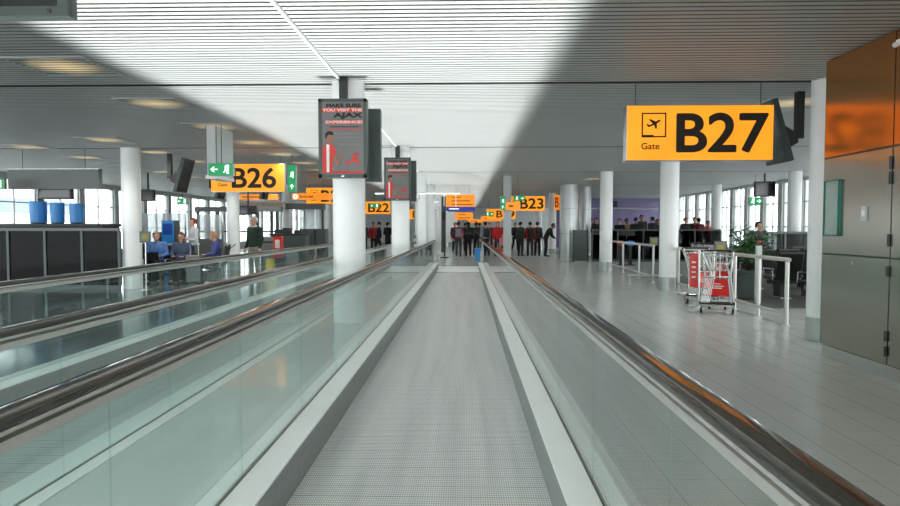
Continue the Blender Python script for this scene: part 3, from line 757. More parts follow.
# luggage trolleys -----------------------------------------------------------
def trolley(loc, rz, label, ad='red'):
    t = thing('luggage_trolley', label, 'luggage trolley', loc, rz, 'airport luggage trolleys')
    # local: faces -Y (the advert side), width along X
    f = MB()
    for s in (-1, 1):
        f.tube([(s*.27, .42, .13), (s*.27, -.28, .16), (s*.25, -.36, .22), (s*.20, -.16, .62), (s*.24, .06, 1.00), (s*.24, .10, 1.05)], .017)
        f.tube([(s*.27, .40, .13), (s*.27, -.30, .11)], .015)
    f.tube([(-.27, -.30, .14), (0, -.33, .14), (.27, -.30, .14)], .016).tube([(-.25, .42, .13), (.25, .42, .13)], .016)
    f.tube([(-.20, -.16, .62), (.20, -.16, .62)], .012)
    f.build('frame', M['steel'], t, 50)
    b = MB()
    for i in range(9): b.tube([(-.24+.06*i, .42, .155), (-.24+.06*i, -.26, .175)], .006, 6)
    for y in (-.2, .05, .3): b.tube([(-.26, y, .165), (.26, y, .165)], .006, 6)
    b.build('load_grid', M['steel'], t, 50)
    g = MB()   # slanted bar fence at the front left and right
    for i in range(6):
        x = -.25+.025*i
        g.tube([(x, -.38, .2), (x+.07, -.20, .60)], .007, 6)
    g.tube([(-.25, -.38, .2), (-.125, -.38, .2)], .008, 6).tube([(-.18, -.20, .6), (-.055, -.20, .6)], .008, 6)
    g.build('bar_fence', M['steel'], t, 50)
    MB().tube([(.22, -.38, .2), (.17, -.20, .60)], .012, 8).build('side_bar', M['steel'], t, 50)
    p = MB(); v = [(-.15, -.335, .315), (.205, -.335, .315), (.155, -.185, .585), (-.085, -.185, .585)]
    vs = [p.bm.verts.new(q) for q in v]+[p.bm.verts.new((q[0], q[1]+.015, q[2]+.006)) for q in v]
    for fc in ((0, 1, 2, 3), (7, 6, 5, 4), (0, 4, 5, 1), (1, 5, 6, 2), (2, 6, 7, 3), (3, 7, 4, 0)): p.bm.faces.new([vs[k] for k in fc])
    pn = p.build('advert_panel', M['red'], t)
    l = MB()
    for k, (h, w0, w1) in enumerate(((.72, -.05, .05), (.58, -.08, .10), (.46, -.08, .07))):
        y = -.335+.15*h-.003; z = .315+.27*h
        l.box(w0, w1, y-.003, y, z-.008, z+.008)
    l.build('print_lines', M['whiteprint'], pn)
    k = MB()   # hand basket of bent wire
    top = [(-.25, -.12, .98), (.25, -.12, .98), (.25, .20, 1.02), (-.25, .20, 1.02)]; bot = [(-.13, -.05, .72), (.13, -.05, .72), (.13, .12, .72), (-.13, .12, .72)]
    k.tube(top+[top[0]], .010, 8).tube(bot+[bot[0]], .007, 6)
    def lerp(a, b, q): return tuple(a[i]+(b[i]-a[i])*q for i in range(3))
    for i in range(4):
        for j in range(8):
            q = (j+.5)/8
            k.tube([lerp(top[i], top[(i+1) % 4], q), lerp(bot[i], bot[(i+1) % 4], q)], .005, 5)
        k.tube([lerp(top[i], bot[i], .5), lerp(top[(i+1) % 4], bot[(i+1) % 4], .5)], .005, 5)
    for j in range(5): k.tube([lerp(bot[0], bot[1], (j+.5)/5), lerp(bot[3], bot[2], (j+.5)/5)], .005, 5)
    k.build('wire_basket', M['steel'], t, 50)
    h = MB(); h.tube([(-.27, .10, 1.05), (-.2, .16, 1.07), (.2, .16, 1.07), (.27, .10, 1.05)], .02, 10); h.build('push_handle', M['black'], t, 50)
    for x, y in ((-.25, -.24), (.25, -.24), (-.13, .36), (.13, .36)):
        w = MB().cyl((x-.018, y, .062), (x+.018, y, .062), .062, seg=20).build('wheel', M['black'], t, 40)
        MB().box(x-.028, x+.028, y-.022, y+.022, .06, .145, .004).build('wheel_fork', M['alu'], w)
        MB().cyl((x-.021, y, .062), (x+.021, y, .062), .026, seg=14).build('wheel_hub', M['alu'], w, 40)
    bm = MB().tube([(-.28, -.34, .19), (.28, -.34, .19)], .028, 10).build('bumper', M['black'], t, 50)
    return t
tr = trolley((4.41, 10.75, 0), -.40, 'nearest luggage trolley with red advert panel at the railing')
dup(tr, (4.55, 12.05, 0), -.1, 'luggage trolley with upright red plate just behind the nearest trolley')
t = thing('red_plate_stand', 'upright narrow red board behind the nearest trolley left side', 'board', (4.2, 11.3, 0), -.3)
MB().box(-.075, .075, 0, .02, .38, 1.0, .004).build('board', M['red'], t)
MB().cyl((.09, .01, 0), (.09, .01, 1.06), .02).build('pole', M['steel'], t, 40); MB().cyl((.09, .01, 0), (.09, .01, .02), .13, seg=24).build('foot', M['steel'], t, 40)
l = MB()
for z in (.55, .64, .73, .82): l.box(-.035, .035, -.004, 0, z, z+.03)
l.build('print_lines', M['whiteprint'], kids(t)[0])
for i, (x, y) in enumerate(((6.1, 15.0), (6.12, 15.45), (6.14, 15.9))):
    dup(tr, (x, y, 0), -.06, 'luggage trolley parked behind the second railing, %s of the nested row' % ORD[i])
def notice_stand(x, y, z, label):
    t = thing('notice_stand', label, 'notice stand', (x, y, 0))
    b = MB().box(-.13, .13, 0, .02, z-.13, z+.13, .004).build('board', M['charcoal'], t)
    MB().box(-.105, .105, -.004, 0, z-.105, z+.105).build('sheet', M['dullsheet'], b)
    MB().box(-.07, .07, -.007, -.004, z-.05, z+.05).build('yellow_print', M['dullyellow'], b)
    MB().cyl((0, .02, 0), (0, .02, z-.12), .015).build('pole', M['steel'], t, 40); MB().cyl((0, .02, 0), (0, .02, .015), .14, seg=24).build('foot', M['steel'], t, 40)
notice_stand(5.2, 12.55, 1.07, 'small framed notice with yellow print above the nearest trolley')
notice_stand(5.62, 18.3, 1.06, 'small framed notice with yellow print left of the railing column')
notice_stand(-7.55, 14.2, 1.25, 'small framed notice with yellow print by the large left column')
for x, c, lab in ((6.08, 'red', 'slim black stand with rounded red top behind far railing'), (6.45, 'blue', 'slim black stand with rounded blue top behind far railing')):
    t = thing('collection_stand', lab, 'stand', (x, 24.0, 0))
    MB().box(-.055, .055, -.055, .055, 0, .8, .008).build('stem', M['black'], t); MB().box(-.15, .15, -.15, .15, 0, .03, .005).build('foot', M['black'], t)
    MB().sph((0, 0, .86), .2 if c == 'blue' else .16, .15, .1).build('top', M[c], t, 40)

# ------------------------------------------------------------------ smoked glass barriers
def barrier(x0, x1, y, zt, bays, label, glass_m='smoke', rail='charcoal'):
    t = thing('glass_barrier', label, 'barrier', ((x0+x1)/2, y, 0), 0, 'smoked glass barriers'); w = (x1-x0)/2
    MB().box(-w, w, -.05, .05, zt-.07, zt, .01).build('top_rail', M[rail], t)
    MB().box(-w, w, -.03, .03, 0, .1).build('bottom_rail', M['charcoal'], t)
    for i in range(bays+1):
        x = -w+2*w*i/bays
        MB().box(x-.03, x+.03, -.035, .035, .1, zt-.07).build('post', M['charcoal'], t)
    for i in range(bays):
        a, b = -w+2*w*i/bays+.03, -w+2*w*(i+1)/bays-.03
        MB().box(a, b, -.008, .008, .1, zt-.07).build('glass_panel', M[glass_m], t)
    return t
barrier(-13.6, -8.22, 14.3, 1.46, 6, 'long smoked glass barrier with dark posts at left edge', rail='grey')
barrier(5.5, 11.0, 26.6, 1.40, 5, 'smoked glass barrier in front of the crowd at right')
barrier(9.2, 12.6, 20.0, 1.34, 3, 'smoked glass barrier in front of the right windows')
t = thing('dark_screen_panel', 'dark panel standing against the wide steel-clad pillar', 'panel', (4.92, 26.2, 0))
MB().box(-.32, .32, -.02, .02, .05, 1.36, .006).build('panel', M['charcoal'], t)
for s in (-1, 1): MB().box(s*.3-.03, s*.3+.03, -.04, .04, 0, 1.38).build('post', M['black'], t)

# dim shapes behind the left barrier: baggage drum counter and three blue drums
for i, (x, h, lab) in enumerate(((-12.08, .63, 'leftmost of the three blue drums above the dark barrier'), (-11.53, .59, 'middle of the three blue drums above the dark barrier'), (-10.98, .57, 'rightmost of the three blue drums above the dark barrier'))):
    t = thing('blue_drum', lab, 'drum', (x, 17, 1.58), 0, 'blue drums on the counter')
    r = .212 if i == 0 else .175
    MB().lathe([(r-.01, .03), (r, .04), (r, h-.01), (r-.012, h)], seg=40).build('drum', M['blue'], t, 40)
    MB().lathe([(r-.03, 0), (r-.02, .005), (r-.02, .04)], seg=32).build('base', M['black'], t, 40)
t = thing('long_counter', 'long dark counter carrying the three blue drums', 'counter', (-11.5, 17, 0))
MB().box(-1.4, 1.5, -.4, .4, 0, 1.5).build('body', M['black'], t); MB().box(-1.45, 1.55, -.45, .45, 1.5, 1.58, .01).build('top', M['black'], t)
for x in (-.7, .05, .8): MB().box(x-.01, x+.01, -.41, -.4, .05, 1.48).build('front_joint', M['black'], t)

# left service area
t = thing('partition_screen', 'pale frosted screen left of the blue cabinet', 'screen', (-10.2, 20.4, 0))
MB().box(-.75, .75, -.01, .01, .95, 1.95).build('glass_panel', M['frost'], t)
for x in (-.75, 0, .75): MB().box(x-.02, x+.02, -.025, .025, 0, 1.97).build('post', M['alu'], t)
MB().box(-.74, .74, -.02, .02, .05, .94).build('lower_panel', M['black'], t)
t = thing('partition_screen', 'white frosted screen right of the blue cabinet', 'screen', (-8.95, 21.2, 0))
MB().box(-.45, .45, -.01, .01, 1.1, 1.92).build('glass_panel', M['frost'], t); MB().box(-.44, .44, -.02, .02, .05, 1.09).build('lower_panel', M['grey'], t)
for x in (-.45, .45): MB().box(x-.02, x+.02, -.025, .025, 0, 1.94).build('post', M['alu'], t)
t = thing('blue_cabinet', 'tall blue machine standing behind the seated man', 'machine', (-9.35, 19.1, 0))
MB().box(-.2, .2, -.15, .15, .05, 1.7, .03).build('body', M['blue'], t); MB().box(-.19, .19, -.13, .13, 0, .06).build('plinth', M['black'], t); MB().box(-.15, .15, -.16, -.15, 1.25, 1.6).build('front_panel', M['bluedark'], t); MB().box(.2, .24, -.14, .14, .05, 1.7).build('side_panel', M['charcoal'], t)
t = thing('service_desk', 'pale grey desk with the woman standing behind it', 'desk', (-8.4, 18.0, 0))
MB().box(-.36, .36, -.3, .3, .95, 1.0, .008).build('top', M['offwhite'], t); MB().box(-.34, .34, -.26, .26, .72, .95, .005).build('front_panel', M['grey'], t)
for s in (-1, 1): MB().box(s*.31-.025, s*.31+.025, -.22, .22, 0, .72).build('leg', M['alu'], t)
t = thing('portal_frame', 'grey overhead portal frame before the left windows', 'frame', (-9.2, 24.2, 0))
MB().box(-1.6, 1.9, -.1, .1, 2.1, 2.3, .01).build('beam', M['grey'], t)
for x in (-1.5, -.7, .1, .9, 1.7): MB().box(x-.05, x+.05, -.05, .05, 0, 2.1).build('post', M['charcoal'], t)
MB().box(-1.5, 1.7, -.03, .03, 1.28, 1.34).build('crossbar', M['black'], t)
t = thing('portal_frame', 'grey overhead beam between the two columns behind white-haired man', 'frame', (-7.1, 26.0, 0))
MB().box(-1.3, 1.1, -.1, .1, 2.25, 2.5, .01).build('beam', M['grey'], t)
for x in (-1.2, 1.0): MB().box(x-.04, x+.04, -.04, .04, 0, 2.25).build('post', M['charcoal'], t)
t = thing('cash_counter', 'dark counter with low equipment behind the white-haired man', 'counter', (-6.3, 21.8, 0))
MB().box(-.62, .62, -.3, .3, 0, 1.2, .01).build('body', M['charcoal'], t); MB().box(-.66, .66, -.34, .34, 1.2, 1.26, .01).build('top', M['black'], t)
for x, h in ((-.4, .14), (-.1, .2), (.3, .12)): MB().box(x-.13, x+.13, -.12, .12, 1.26, 1.26+h, .01).build('equipment', M['black'], t)
t = thing('fire_extinguisher', 'red fire extinguisher cabinet right of the white-haired man', 'extinguisher', (-5.68, 18.4, 0))
MB().box(-.13, .13, -.1, .1, .55, 1.2, .02).build('cabinet', M['red'], t); MB().box(-.015, .015, -.02, .02, 0, .55).build('stand', M['charcoal'], t); MB().box(-.16, .16, -.14, .14, 0, .03).build('foot', M['charcoal'], t); MB().box(-.07, .07, -.106, -.1, .85, 1.1).build('front_mark', M['whiteprint'], t)
t = thing('litter_bin', 'grey litter bin between white-haired man and red extinguisher', 'bin', (-6.12, 18.7, 0))
MB().lathe([(.17, 0), (.19, .03), (.2, 1.1), (.18, 1.16), (.09, 1.2)], seg=28).build('body', M['grey'], t, 40); MB().lathe([(.205, 1.0), (.205, 1.05)], seg=28).build('rim', M['black'], t, 40)
t = thing('yellow_sign_stand', 'small yellow floor stand right of the white-haired man', 'stand', (-5.45, 16.9, 0))
MB().plate([(-.14, 0), (.14, 0), (.08, .62), (-.08, .62)], -.1, -.08).build('front_board', M['yellow'], t); MB().plate([(-.14, 0), (.14, 0), (.08, .62), (-.08, .62)], .08, .1).build('rear_board', M['yellow'], t); MB().box(-.08, .08, -.1, .1, .6, .63).build('hinge', M['black'], t)
for i, (x, y, w) in enumerate(((-6.25, 24.2, .31), (-5.7, 24.2, .2))):
    t = thing('dark_cabinet', ('wide dark grey cabinet right of the column under upright exit sign', 'narrow dark grey cabinet beside the wide one, below the service sign')[i], 'cabinet', (x, y, 0))
    MB().box(-w, w*.95, -.25, .25, 0, 1.42, .01).build('body', M['charcoal'], t)
    for s in (-1, 1): dr = MB().box(min(0, s*w*.9), max(0, s*w*.9), -.262, -.25, .08, 1.36, .003).build('door', M['charcoal'], t); MB().box(s*.02-.006, s*.02+.006, -.28, -.262, .65, .85).build('handle', M['alu'], dr)
t = thing('blue_bag', 'small blue bag on the floor beyond the left walkway', 'bag', (-5.05, 24.6, 0))
MB().box(-.16, .16, -.1, .1, 0, .3, .05).build('body', M['bluedark'], t); MB().tube([(-.08, 0, .29), (-.07, 0, .4), (.07, 0, .4), (.08, 0, .29)], .012).build('handle', M['black'], t, 50)
t = thing('queue_stand', 'black queue post with belt arm near the left column below B26', 'post', (-7.35, 18.0, 0))
MB().cyl((0, 0, 0), (0, 0, 1.0), .028).build('post', M['black'], t, 40); MB().lathe([(.17, 0), (.16, .03), (.04, .04)]).build('foot', M['black'], t, 40)
MB().tube([(0, 0, .97), (.12, 0, .85), (.28, 0, .8), (.5, 0, .97)], .014).build('belt', M['grey'], t, 50)
t = thing('queue_stand', 'black queue post at the walkway end left of the crowd', 'post', (-1.0, 29.5, 0))
MB().cyl((0, 0, 0), (0, 0, 1.05), .035).build('post', M['black'], t, 40); MB().lathe([(.22, 0), (.2, .04), (.05, .06)]).build('foot', M['black'], t, 40)

t = thing('dark_partition', 'tall dark panel just right of the middle columns past the walkway', 'panel', (-1.35, 36.0, 0))
MB().box(-.2, .2, -.05, .05, 0, 3.3, .01).build('panel', M['charcoal'], t); MB().box(-.22, -.19, -.06, .06, 0, 3.3).build('edge_post', M['black'], t); MB().box(-.02, .2, -.2, -.05, 1.9, 2.4, .01).build('mounted_box', M['black'], t)
t = thing('white_panel', 'white panel far beyond the walkway left of the maroon jacket', 'panel', (-.95, 41.0, 0))
MB().box(-.38, .38, -.03, .03, .5, 2.5, .006).build('panel', M['white'], t)
for a in (-.33, .33): MB().box(a-.02, a+.02, -.02, .02, 0, .5).build('leg', M['alu'], t)
# ------------------------------------------------------------------ suitcases
def suitcase(x, y, rz, m, label, w=.42, h=.62):
    t = thing('suitcase', label, 'suitcase', (x, y, 0), rz)
    MB().box(-w/2, w/2, -.12, .12, .05, h, .035).build('shell', M[m], t)
    MB().tube([(-.1, .08, h-.02), (-.1, .08, h+.4), (.1, .08, h+.4), (.1, .08, h-.02)], .011, 8).build('pull_handle', M['alu'], t, 50)
    for sx in (-1, 1):
        for sy in (-1, 1): MB().cyl((sx*w*.38-.012, sy*.08, .03), (sx*w*.38+.012, sy*.08, .03), .03, seg=14).build('wheel', M['black'], t, 40)
suitcase(-7.14, 15.85, .2, 'grey', 'grey suitcase with raised handle between the two seated travellers', .36, .75)
suitcase(.68, 27.3, .1, 'blue', 'bright blue suitcase at the walkway end before the crowd', .52, .55)
suitcase(1.55, 28.2, -.1, 'red', 'red suitcase at the feet of the child', .46, .5)

# ------------------------------------------------------------------ seats
def seat_bench(x, y, rz, n, label, group):
    t = thing('seat_bench', label, 'bench seat', (x, y, 0), rz, group)
    w = .58
    MB().box(-n*w/2, n*w/2, -.04, .04, .30, .38).build('beam', M['black'], t)
    for i in range(n):
        c = -n*w/2+w*(i+.5)
        MB().box(c-.26, c+.26, -.26, .22, .38, .46, .03).build('seat', M['seat'], t)
        MB().box(c-.26, c+.26, -.04, .04, .0, .55, .03, ).xf(Matrix.Translation((0, .24, .44)) @ Matrix.Rotation(-.2, 4, 'X')).build('backrest', M['seat'], t)
    for i in range(n+1):
        c = -n*w/2+w*i
        a = MB(); a.tube([(c, .2, .40), (c, .2, .62), (c, -.18, .62), (c, -.2, .40)], .014, 8); a.build('armrest', M['alu'], t, 50)
    for k in range(n):
        c = (k-(n-1)/2)*w
        MB().box(c-.1, c+.1, -.14, .14, .03, .30, .006).build('pedestal', M['black'], t); MB().box(c-.11, c+.11, -.2, .2, 0, .03, .006).build('foot', M['steel'], t)
    return t
G = 'black airport bench seats at right'
sb = seat_bench(7.2, 12.9, PI, 3, 'nearest row of black bench seats behind the right railing', G)
for x, y, lab in ((9.15, 14.2, 'second row of black bench seats, left of the steel wall'), (7.6, 14.9, 'third row of black bench seats, behind the potted plant'), (9.4, 16.6, 'fourth row of black bench seats before the right windows'), (7.3, 11.75, 'front row of black bench seats beside the flower pedestal'), (7.4, 17.0, 'farthest row of black bench seats behind the right railing')):
    dup(sb, (x, y, 0), PI, lab)
sl = seat_bench(-8.25, 16.15, 0, 3, 'black bench carrying the man in blue with laptop', 'black bench seats at left')
dup(sl, (-6.95, 16.75, 0), -PI/2*.8, 'black bench carrying the seated traveller in profile')

struct(MB().box(5.6, 12.6, 11.2, 18.5, .0, .008).build('floor_seating', M['carpet']))
# potted plant
t = thing('potted_plant', 'bushy green plant in a dark pot behind the nearest railing', 'plant', (5.80, 12.65, 0.0))
MB().lathe([(.17, 0), (.2, .02), (.25, .55), (.27, .56), (.27, .6), (.24, .6), (.23, .55)], seg=32).build('pot', M['charcoal'], t, 40)
MB().lathe([(.23, .54), (.0001, .56)], seg=24).build('soil', M['soil'], t)
st = MB(); lf = [MB(), MB()]
rnd = random.Random(3)
for i in range(60):
    a = rnd.uniform(0, 2*PI); r = rnd.uniform(.06, .46); z = rnd.uniform(.95, 1.52)-r*.3
    p0, p1, p2 = Vector((0, 0, .56)), Vector((math.cos(a)*r*.35, math.sin(a)*r*.35, .56+(z-.56)*.65)), Vector((math.cos(a)*r, math.sin(a)*r, z))
    st.tube([p0, p1, p2], .006, 5)
    for j in range(9):
        c = p1.lerp(p2, rnd.uniform(.1, 1.1)); d = Vector((rnd.uniform(-1, 1), rnd.uniform(-1, 1), rnd.uniform(-.5, .6))).normalized()
        n = d.cross(Vector((rnd.uniform(-1, 1), rnd.uniform(-1, 1), 1))).normalized(); L = rnd.uniform(.09, .16); b = lf[0 if rnd.random() < .75 else 1]
        up = n.cross(d).normalized()*.014
        v = [b.bm.verts.new(q) for q in (c, c+d*L*.35+n*L*.2, c+d*L*.7+n*L*.15-up, c+d*L-up*2, c+d*L*.7-n*L*.15-up, c+d*L*.35-n*L*.2)]
        m_ = b.bm.verts.new(c+d*L*.5+up)
        for k in range(6): b.bm.faces.new((v[k], v[(k+1) % 6], m_))
st.build('stem', M['soil'], t, 50); lf[0].build('foliage', M['leaf'], t); lf[1].build('young_foliage', M['leaf2'], t)
t = thing('flower_pedestal', 'pale slim pedestal with red flower beside the potted plant', 'pedestal', (5.68, 11.95, 0))
MB().box(-.045, .045, -.045, .045, 0, 1.12, .006).build('shaft', M['offwhite'], t)
MB().sph((.01, 0, 1.2), .03, .03, .026, 14, 8).build('flower', M['red'], t, 60); MB().cyl((0, 0, 1.1), (0, 0, 1.19), .012).build('stem', M['leaf'], t, 40)

# ------------------------------------------------------------------ people
def capsule(b, p, q, r0, r1): b.cyl(p, q, r0, r1, 14).sph(p, r0, seg=14, rings=8).sph(q, r1, seg=14, rings=8)
def fuse(b, vox, name, smooth=6):
    bmesh.ops.recalc_face_normals(b.bm, faces=b.bm.faces[:])
    me = bpy.data.meshes.new(name); b.bm.to_mesh(me); b.bm.free()
    o = bpy.data.objects.new(name, me); COL.objects.link(o)
    r = o.modifiers.new('r', 'REMESH'); r.mode = 'VOXEL'; r.voxel_size = vox
    sm = o.modifiers.new('s', 'SMOOTH'); sm.iterations = smooth; sm.factor = .5
    dg = bpy.context.evaluated_depsgraph_get(); dg.update()
    res = bpy.data.meshes.new_from_object(o.evaluated_get(dg))
    bpy.data.objects.remove(o); bpy.data.meshes.remove(me)
    res.name = name
    res.polygons.foreach_set('use_smooth', [True]*len(res.polygons))
    return res

def V(*a): return Vector(a)
def pose_points(kind):
    """joints of a 1.75 m figure facing -Y; left side is +X"""
    P = dict(pel=V(0, 0, .93), wai=V(0, .0, 1.08), che=V(0, .01, 1.28), nek=V(0, .02, 1.47), hed=V(0, -.01, 1.63), sh=.185, look=0.0)
    for n, s in (('l', 1), ('r', -1)):
        P[n+'hip'] = V(s*.09, 0, .90); P[n+'kne'] = V(s*.10, -.02, .49); P[n+'ank'] = V(s*.11, .03, .085); P[n+'toe'] = V(s*.13, -.13, .035)
        P[n+'sho'] = V(s*.185, .02, 1.41); P[n+'elb'] = V(s*.235, .04, 1.13); P[n+'wri'] = V(s*.235, -.07, .89); P[n+'fin'] = V(s*.235, -.11, .80)
    if kind == 'walk':
        P['lkne'] = V(.10, -.16, .51); P['lank'] = V(.10, -.20, .10); P['ltoe'] = V(.11, -.36, .05)
        P['rkne'] = V(-.10, .06, .50); P['rank'] = V(-.10, .30, .14); P['rtoe'] = V(-.11, .17, .035)
        P['lelb'] = V(.24, .14, 1.15); P['lwri'] = V(.24, .12, .91); P['lfin'] = V(.235, .09, .83)
        P['relb'] = V(-.24, -.05, 1.14); P['rwri'] = V(-.22, -.22, .97); P['rfin'] = V(-.21, -.29, .92)
    if kind == 'hold':      # forearms lifted in front
        for n, s in (('l', 1), ('r', -1)):
            P[n+'elb'] = V(s*.24, .0, 1.13); P[n+'wri'] = V(s*.12, -.24, 1.12); P[n+'fin'] = V(s*.05, -.30, 1.13)
    if kind == 'bend':      # leaning forward over something
        for k, dy, dz in (('wai', -.06, -.01), ('che', -.16, -.05), ('nek', -.29, -.11), ('hed', -.38, -.13)): P[k] = P[k]+V(0, dy, dz)
        for n, s in (('l', 1), ('r', -1)):
            P[n+'sho'] = V(s*.185, -.24, 1.31); P[n+'elb'] = V(s*.23, -.28, 1.04); P[n+'wri'] = V(s*.16, -.43, .90); P[n+'fin'] = V(s*.13, -.50, .86)
    if kind == 'sit':
        d = V(0, 0, -.40)
        for k in ('pel', 'wai', 'che', 'nek', 'hed'): P[k] = P[k]+d
        P['hed'] = P['hed']+V(0, -.05, -.02)
        for n, s in (('l', 1), ('r', -1)):
            P[n+'hip'] = V(s*.09, 0, .52); P[n+'kne'] = V(s*.12, -.42, .52); P[n+'ank'] = V(s*.12, -.42, .085); P[n+'toe'] = V(s*.13, -.58, .035)
            P[n+'sho'] = P[n+'sho']+d; P[n+'elb'] = V(s*.25, -.03, .75); P[n+'wri'] = V(s*.13, -.25, .70); P[n+'fin'] = V(s*.07, -.33, .70)
    return P
def hand(b, w, f, s):
    d = (f-w); L = d.length; d = d/L
    side = d.cross(V(0, 1, 0) if abs(d.y) < .8 else V(0, 0, 1)).normalized()
    nrm = side.cross(d).normalized()
    pc = w+d*L*.45
    b.sph(pc, .022, .040, .048, 12, 8, rot=Matrix((nrm, side, d)).transposed().to_4x4())
    for k, (o, ln) in enumerate(((-.030, .060), (-.010, .074), (.010, .070), (.030, .052))):
        r0 = w+d*L*.75+side*o; r1 = r0+d*ln*.55+nrm*.006; r2 = r1+d*ln*.4+nrm*.022
        capsule(b, r0, r1, .0095, .009); capsule(b, r1, r2, .009, .008)
    t0 = w+d*L*.25+side*.03; t1 = t0+side*.035+d*.03+nrm*.008; t2 = t1+d*.03+nrm*.012
    capsule(b, t0, t1, .013, .011); capsule(b, t1, t2, .011, .009)

_bodies = {}
def meshes(kind, bag=False):
    if kind in _bodies: return _bodies[kind]
    P = pose_points(kind)
    b = MB()
    for n in 'lr':
        capsule(b, P[n+'hip'], P[n+'kne'], .080, .052); capsule(b, P[n+'kne'], P[n+'ank'], .053, .036); capsule(b, P[n+'ank'], P[n+'toe'], .036, .03)
        capsule(b, P[n+'sho'], P[n+'elb'], .048, .038); capsule(b, P[n+'elb'], P[n+'wri'], .038, .026); hand(b, P[n+'wri'], P[n+'fin'], 1 if n == 'l' else -1)
    up = (P['nek']-P['pel']).normalized(); fr = V(1, 0, 0).cross(up).normalized()
    R = Matrix((V(1, 0, 0), -fr, up)).transposed().to_4x4()
    b.sph(P['pel'], .155, .11, .12, rot=R).sph(P['wai'], .135, .10, .16, rot=R).sph(P['che'], .165, .112, .19, rot=R)
    capsule(b, P['lsho'], P['rsho'], .055, .055)
    h = P['hed']; capsule(b, P['nek']-up*.04, h-up*.05, .058, .052)
    b.sph(h+V(0, .01, .02), .075, .094, .105).sph(h+V(0, -.025, -.055), .055, .06, .06)
    b.sph(h+V(0, -.092, -.005), .013, .02, .026).sph(h+V(0, -.09, -.02), .018, .014, .012)             # nose
    b.sph(h+V(0, -.08, -.052), .026, .012, .010).sph(h+V(0, -.078, -.09), .024, .018, .018)              # mouth, chin
    b.sph(h+V(0, -.076, .032), .05, .016, .012)                                                          # brow
    for s in (-1, 1): b.sph(h+V(s*.077, .012, -.005), .010, .022, .032)                                   # ears
    body = fuse(b, .0105, 'person', 3)
    es = []
    for s in (-1, 1):
        e = MB(); e.sph(h+V(s*.03, -.081, .012), .011, .008, .008, 10, 8); es.append(e)
    m = MB(); m.sph(h+V(0, -.092, -.053), .022, .004, .005, 12, 6)
    def mk(x, n):
        bmesh.ops.recalc_face_normals(x.bm, faces=x.bm.faces[:]); me = bpy.data.meshes.new(n); x.bm.to_mesh(me); x.bm.free(); return me
    eyes = [mk(e, 'eye') for e in es]; mouth = mk(m, 'mouth')
    # jacket
    j = MB()
    j.sph(P['pel']+up*.03, .178, .132, .13, rot=R).sph(P['wai'], .165, .128, .19, rot=R).sph(P['che'], .19, .135, .205, rot=R)
    capsule(j, P['lsho'], P['rsho'], .072, .072)
    for n in 'lr': capsule(j, P[n+'sho'], P[n+'elb'], .066, .056); capsule(j, P[n+'elb'], P[n+'wri'].lerp(P[n+'elb'], .08), .056, .044)
    capsule(j, P['nek']-up*.07, P['nek']-up*.02, .085, .07)
    jk = fuse(j, .016, 'jacket', 4)
    q = MB(); q.sph(P['pel']-up*.02, .165, .122, .12, rot=R)
    for n in 'lr': capsule(q, P[n+'hip'], P[n+'kne'], .096, .072); capsule(q, P[n+'kne'], P[n+'ank'].lerp(P[n+'kne'], .05), .072, .060)
    tr_ = fuse(q, .016, 'trousers', 4)
    sh = []
    for n in 'lr':
        z = MB(); d = P[n+'toe']-P[n+'ank']
        capsule(z, P[n+'ank']-V(0, -.02, .03), P[n+'toe'], .046, .036); z.sph(P[n+'ank']+V(0, .02, -.035), .045, .05, .04)
        sh.append(fuse(z, .012, 'shoe', 3))
    # hair: a cap over the skull
    hb = MB(); rr = bmesh.ops.create_uvsphere(hb.bm, u_segments=24, v_segments=18, radius=1)
    c = h+V(0, .018, .03)
    cut = [v for v in hb.bm.verts if (v.co.y < -.35 and v.co.z < .48) or v.co.z < -.72 or (abs(v.co.x) > .75 and v.co.z < -.25)]
    bmesh.ops.delete(hb.bm, geom=cut, context='VERTS')
    for v in hb.bm.verts: v.co = c+V(v.co.x*.086, v.co.y*.104, v.co.z*.108)
    bmesh.ops.solidify(hb.bm, geom=hb.bm.faces[:], thickness=-.012)
    hair = mk(hb, 'hair'); hair.polygons.foreach_set('use_smooth', [True]*len(hair.polygons))
    lg = MB(); lg.sph(c+V(0, .035, -.10), .085, .06, .16)
    lh = fuse(lg, .012, 'long_hair', 3)
    col = MB(); capsule(col, P['nek']-up*.01, P['nek']+up*.025, .072, .064); cm = fuse(col, .012, 'collar', 2)
    _bodies[kind] = dict(body=body, eyes=eyes, mouth=mouth, jacket=jk, trousers=tr_, shoes=sh, hair=hair, long=lh, collar=cm, P=P)
    return _bodies[kind]
_cloth = {}
def cloth(rgb):
    if rgb not in _cloth: _cloth[rgb] = mat('cloth %d %d %d' % rgb, rgb, .8, var=.12, scale=40)
    return _cloth[rgb]
def use(me, name, m, parent=None):
    if not me.materials: me.materials.append(None)
    o = bpy.data.objects.new(name, me); COL.objects.link(o)
    o.material_slots[0].link = 'OBJECT'; o.material_slots[0].material = m
    if parent: o.parent = parent
    return o
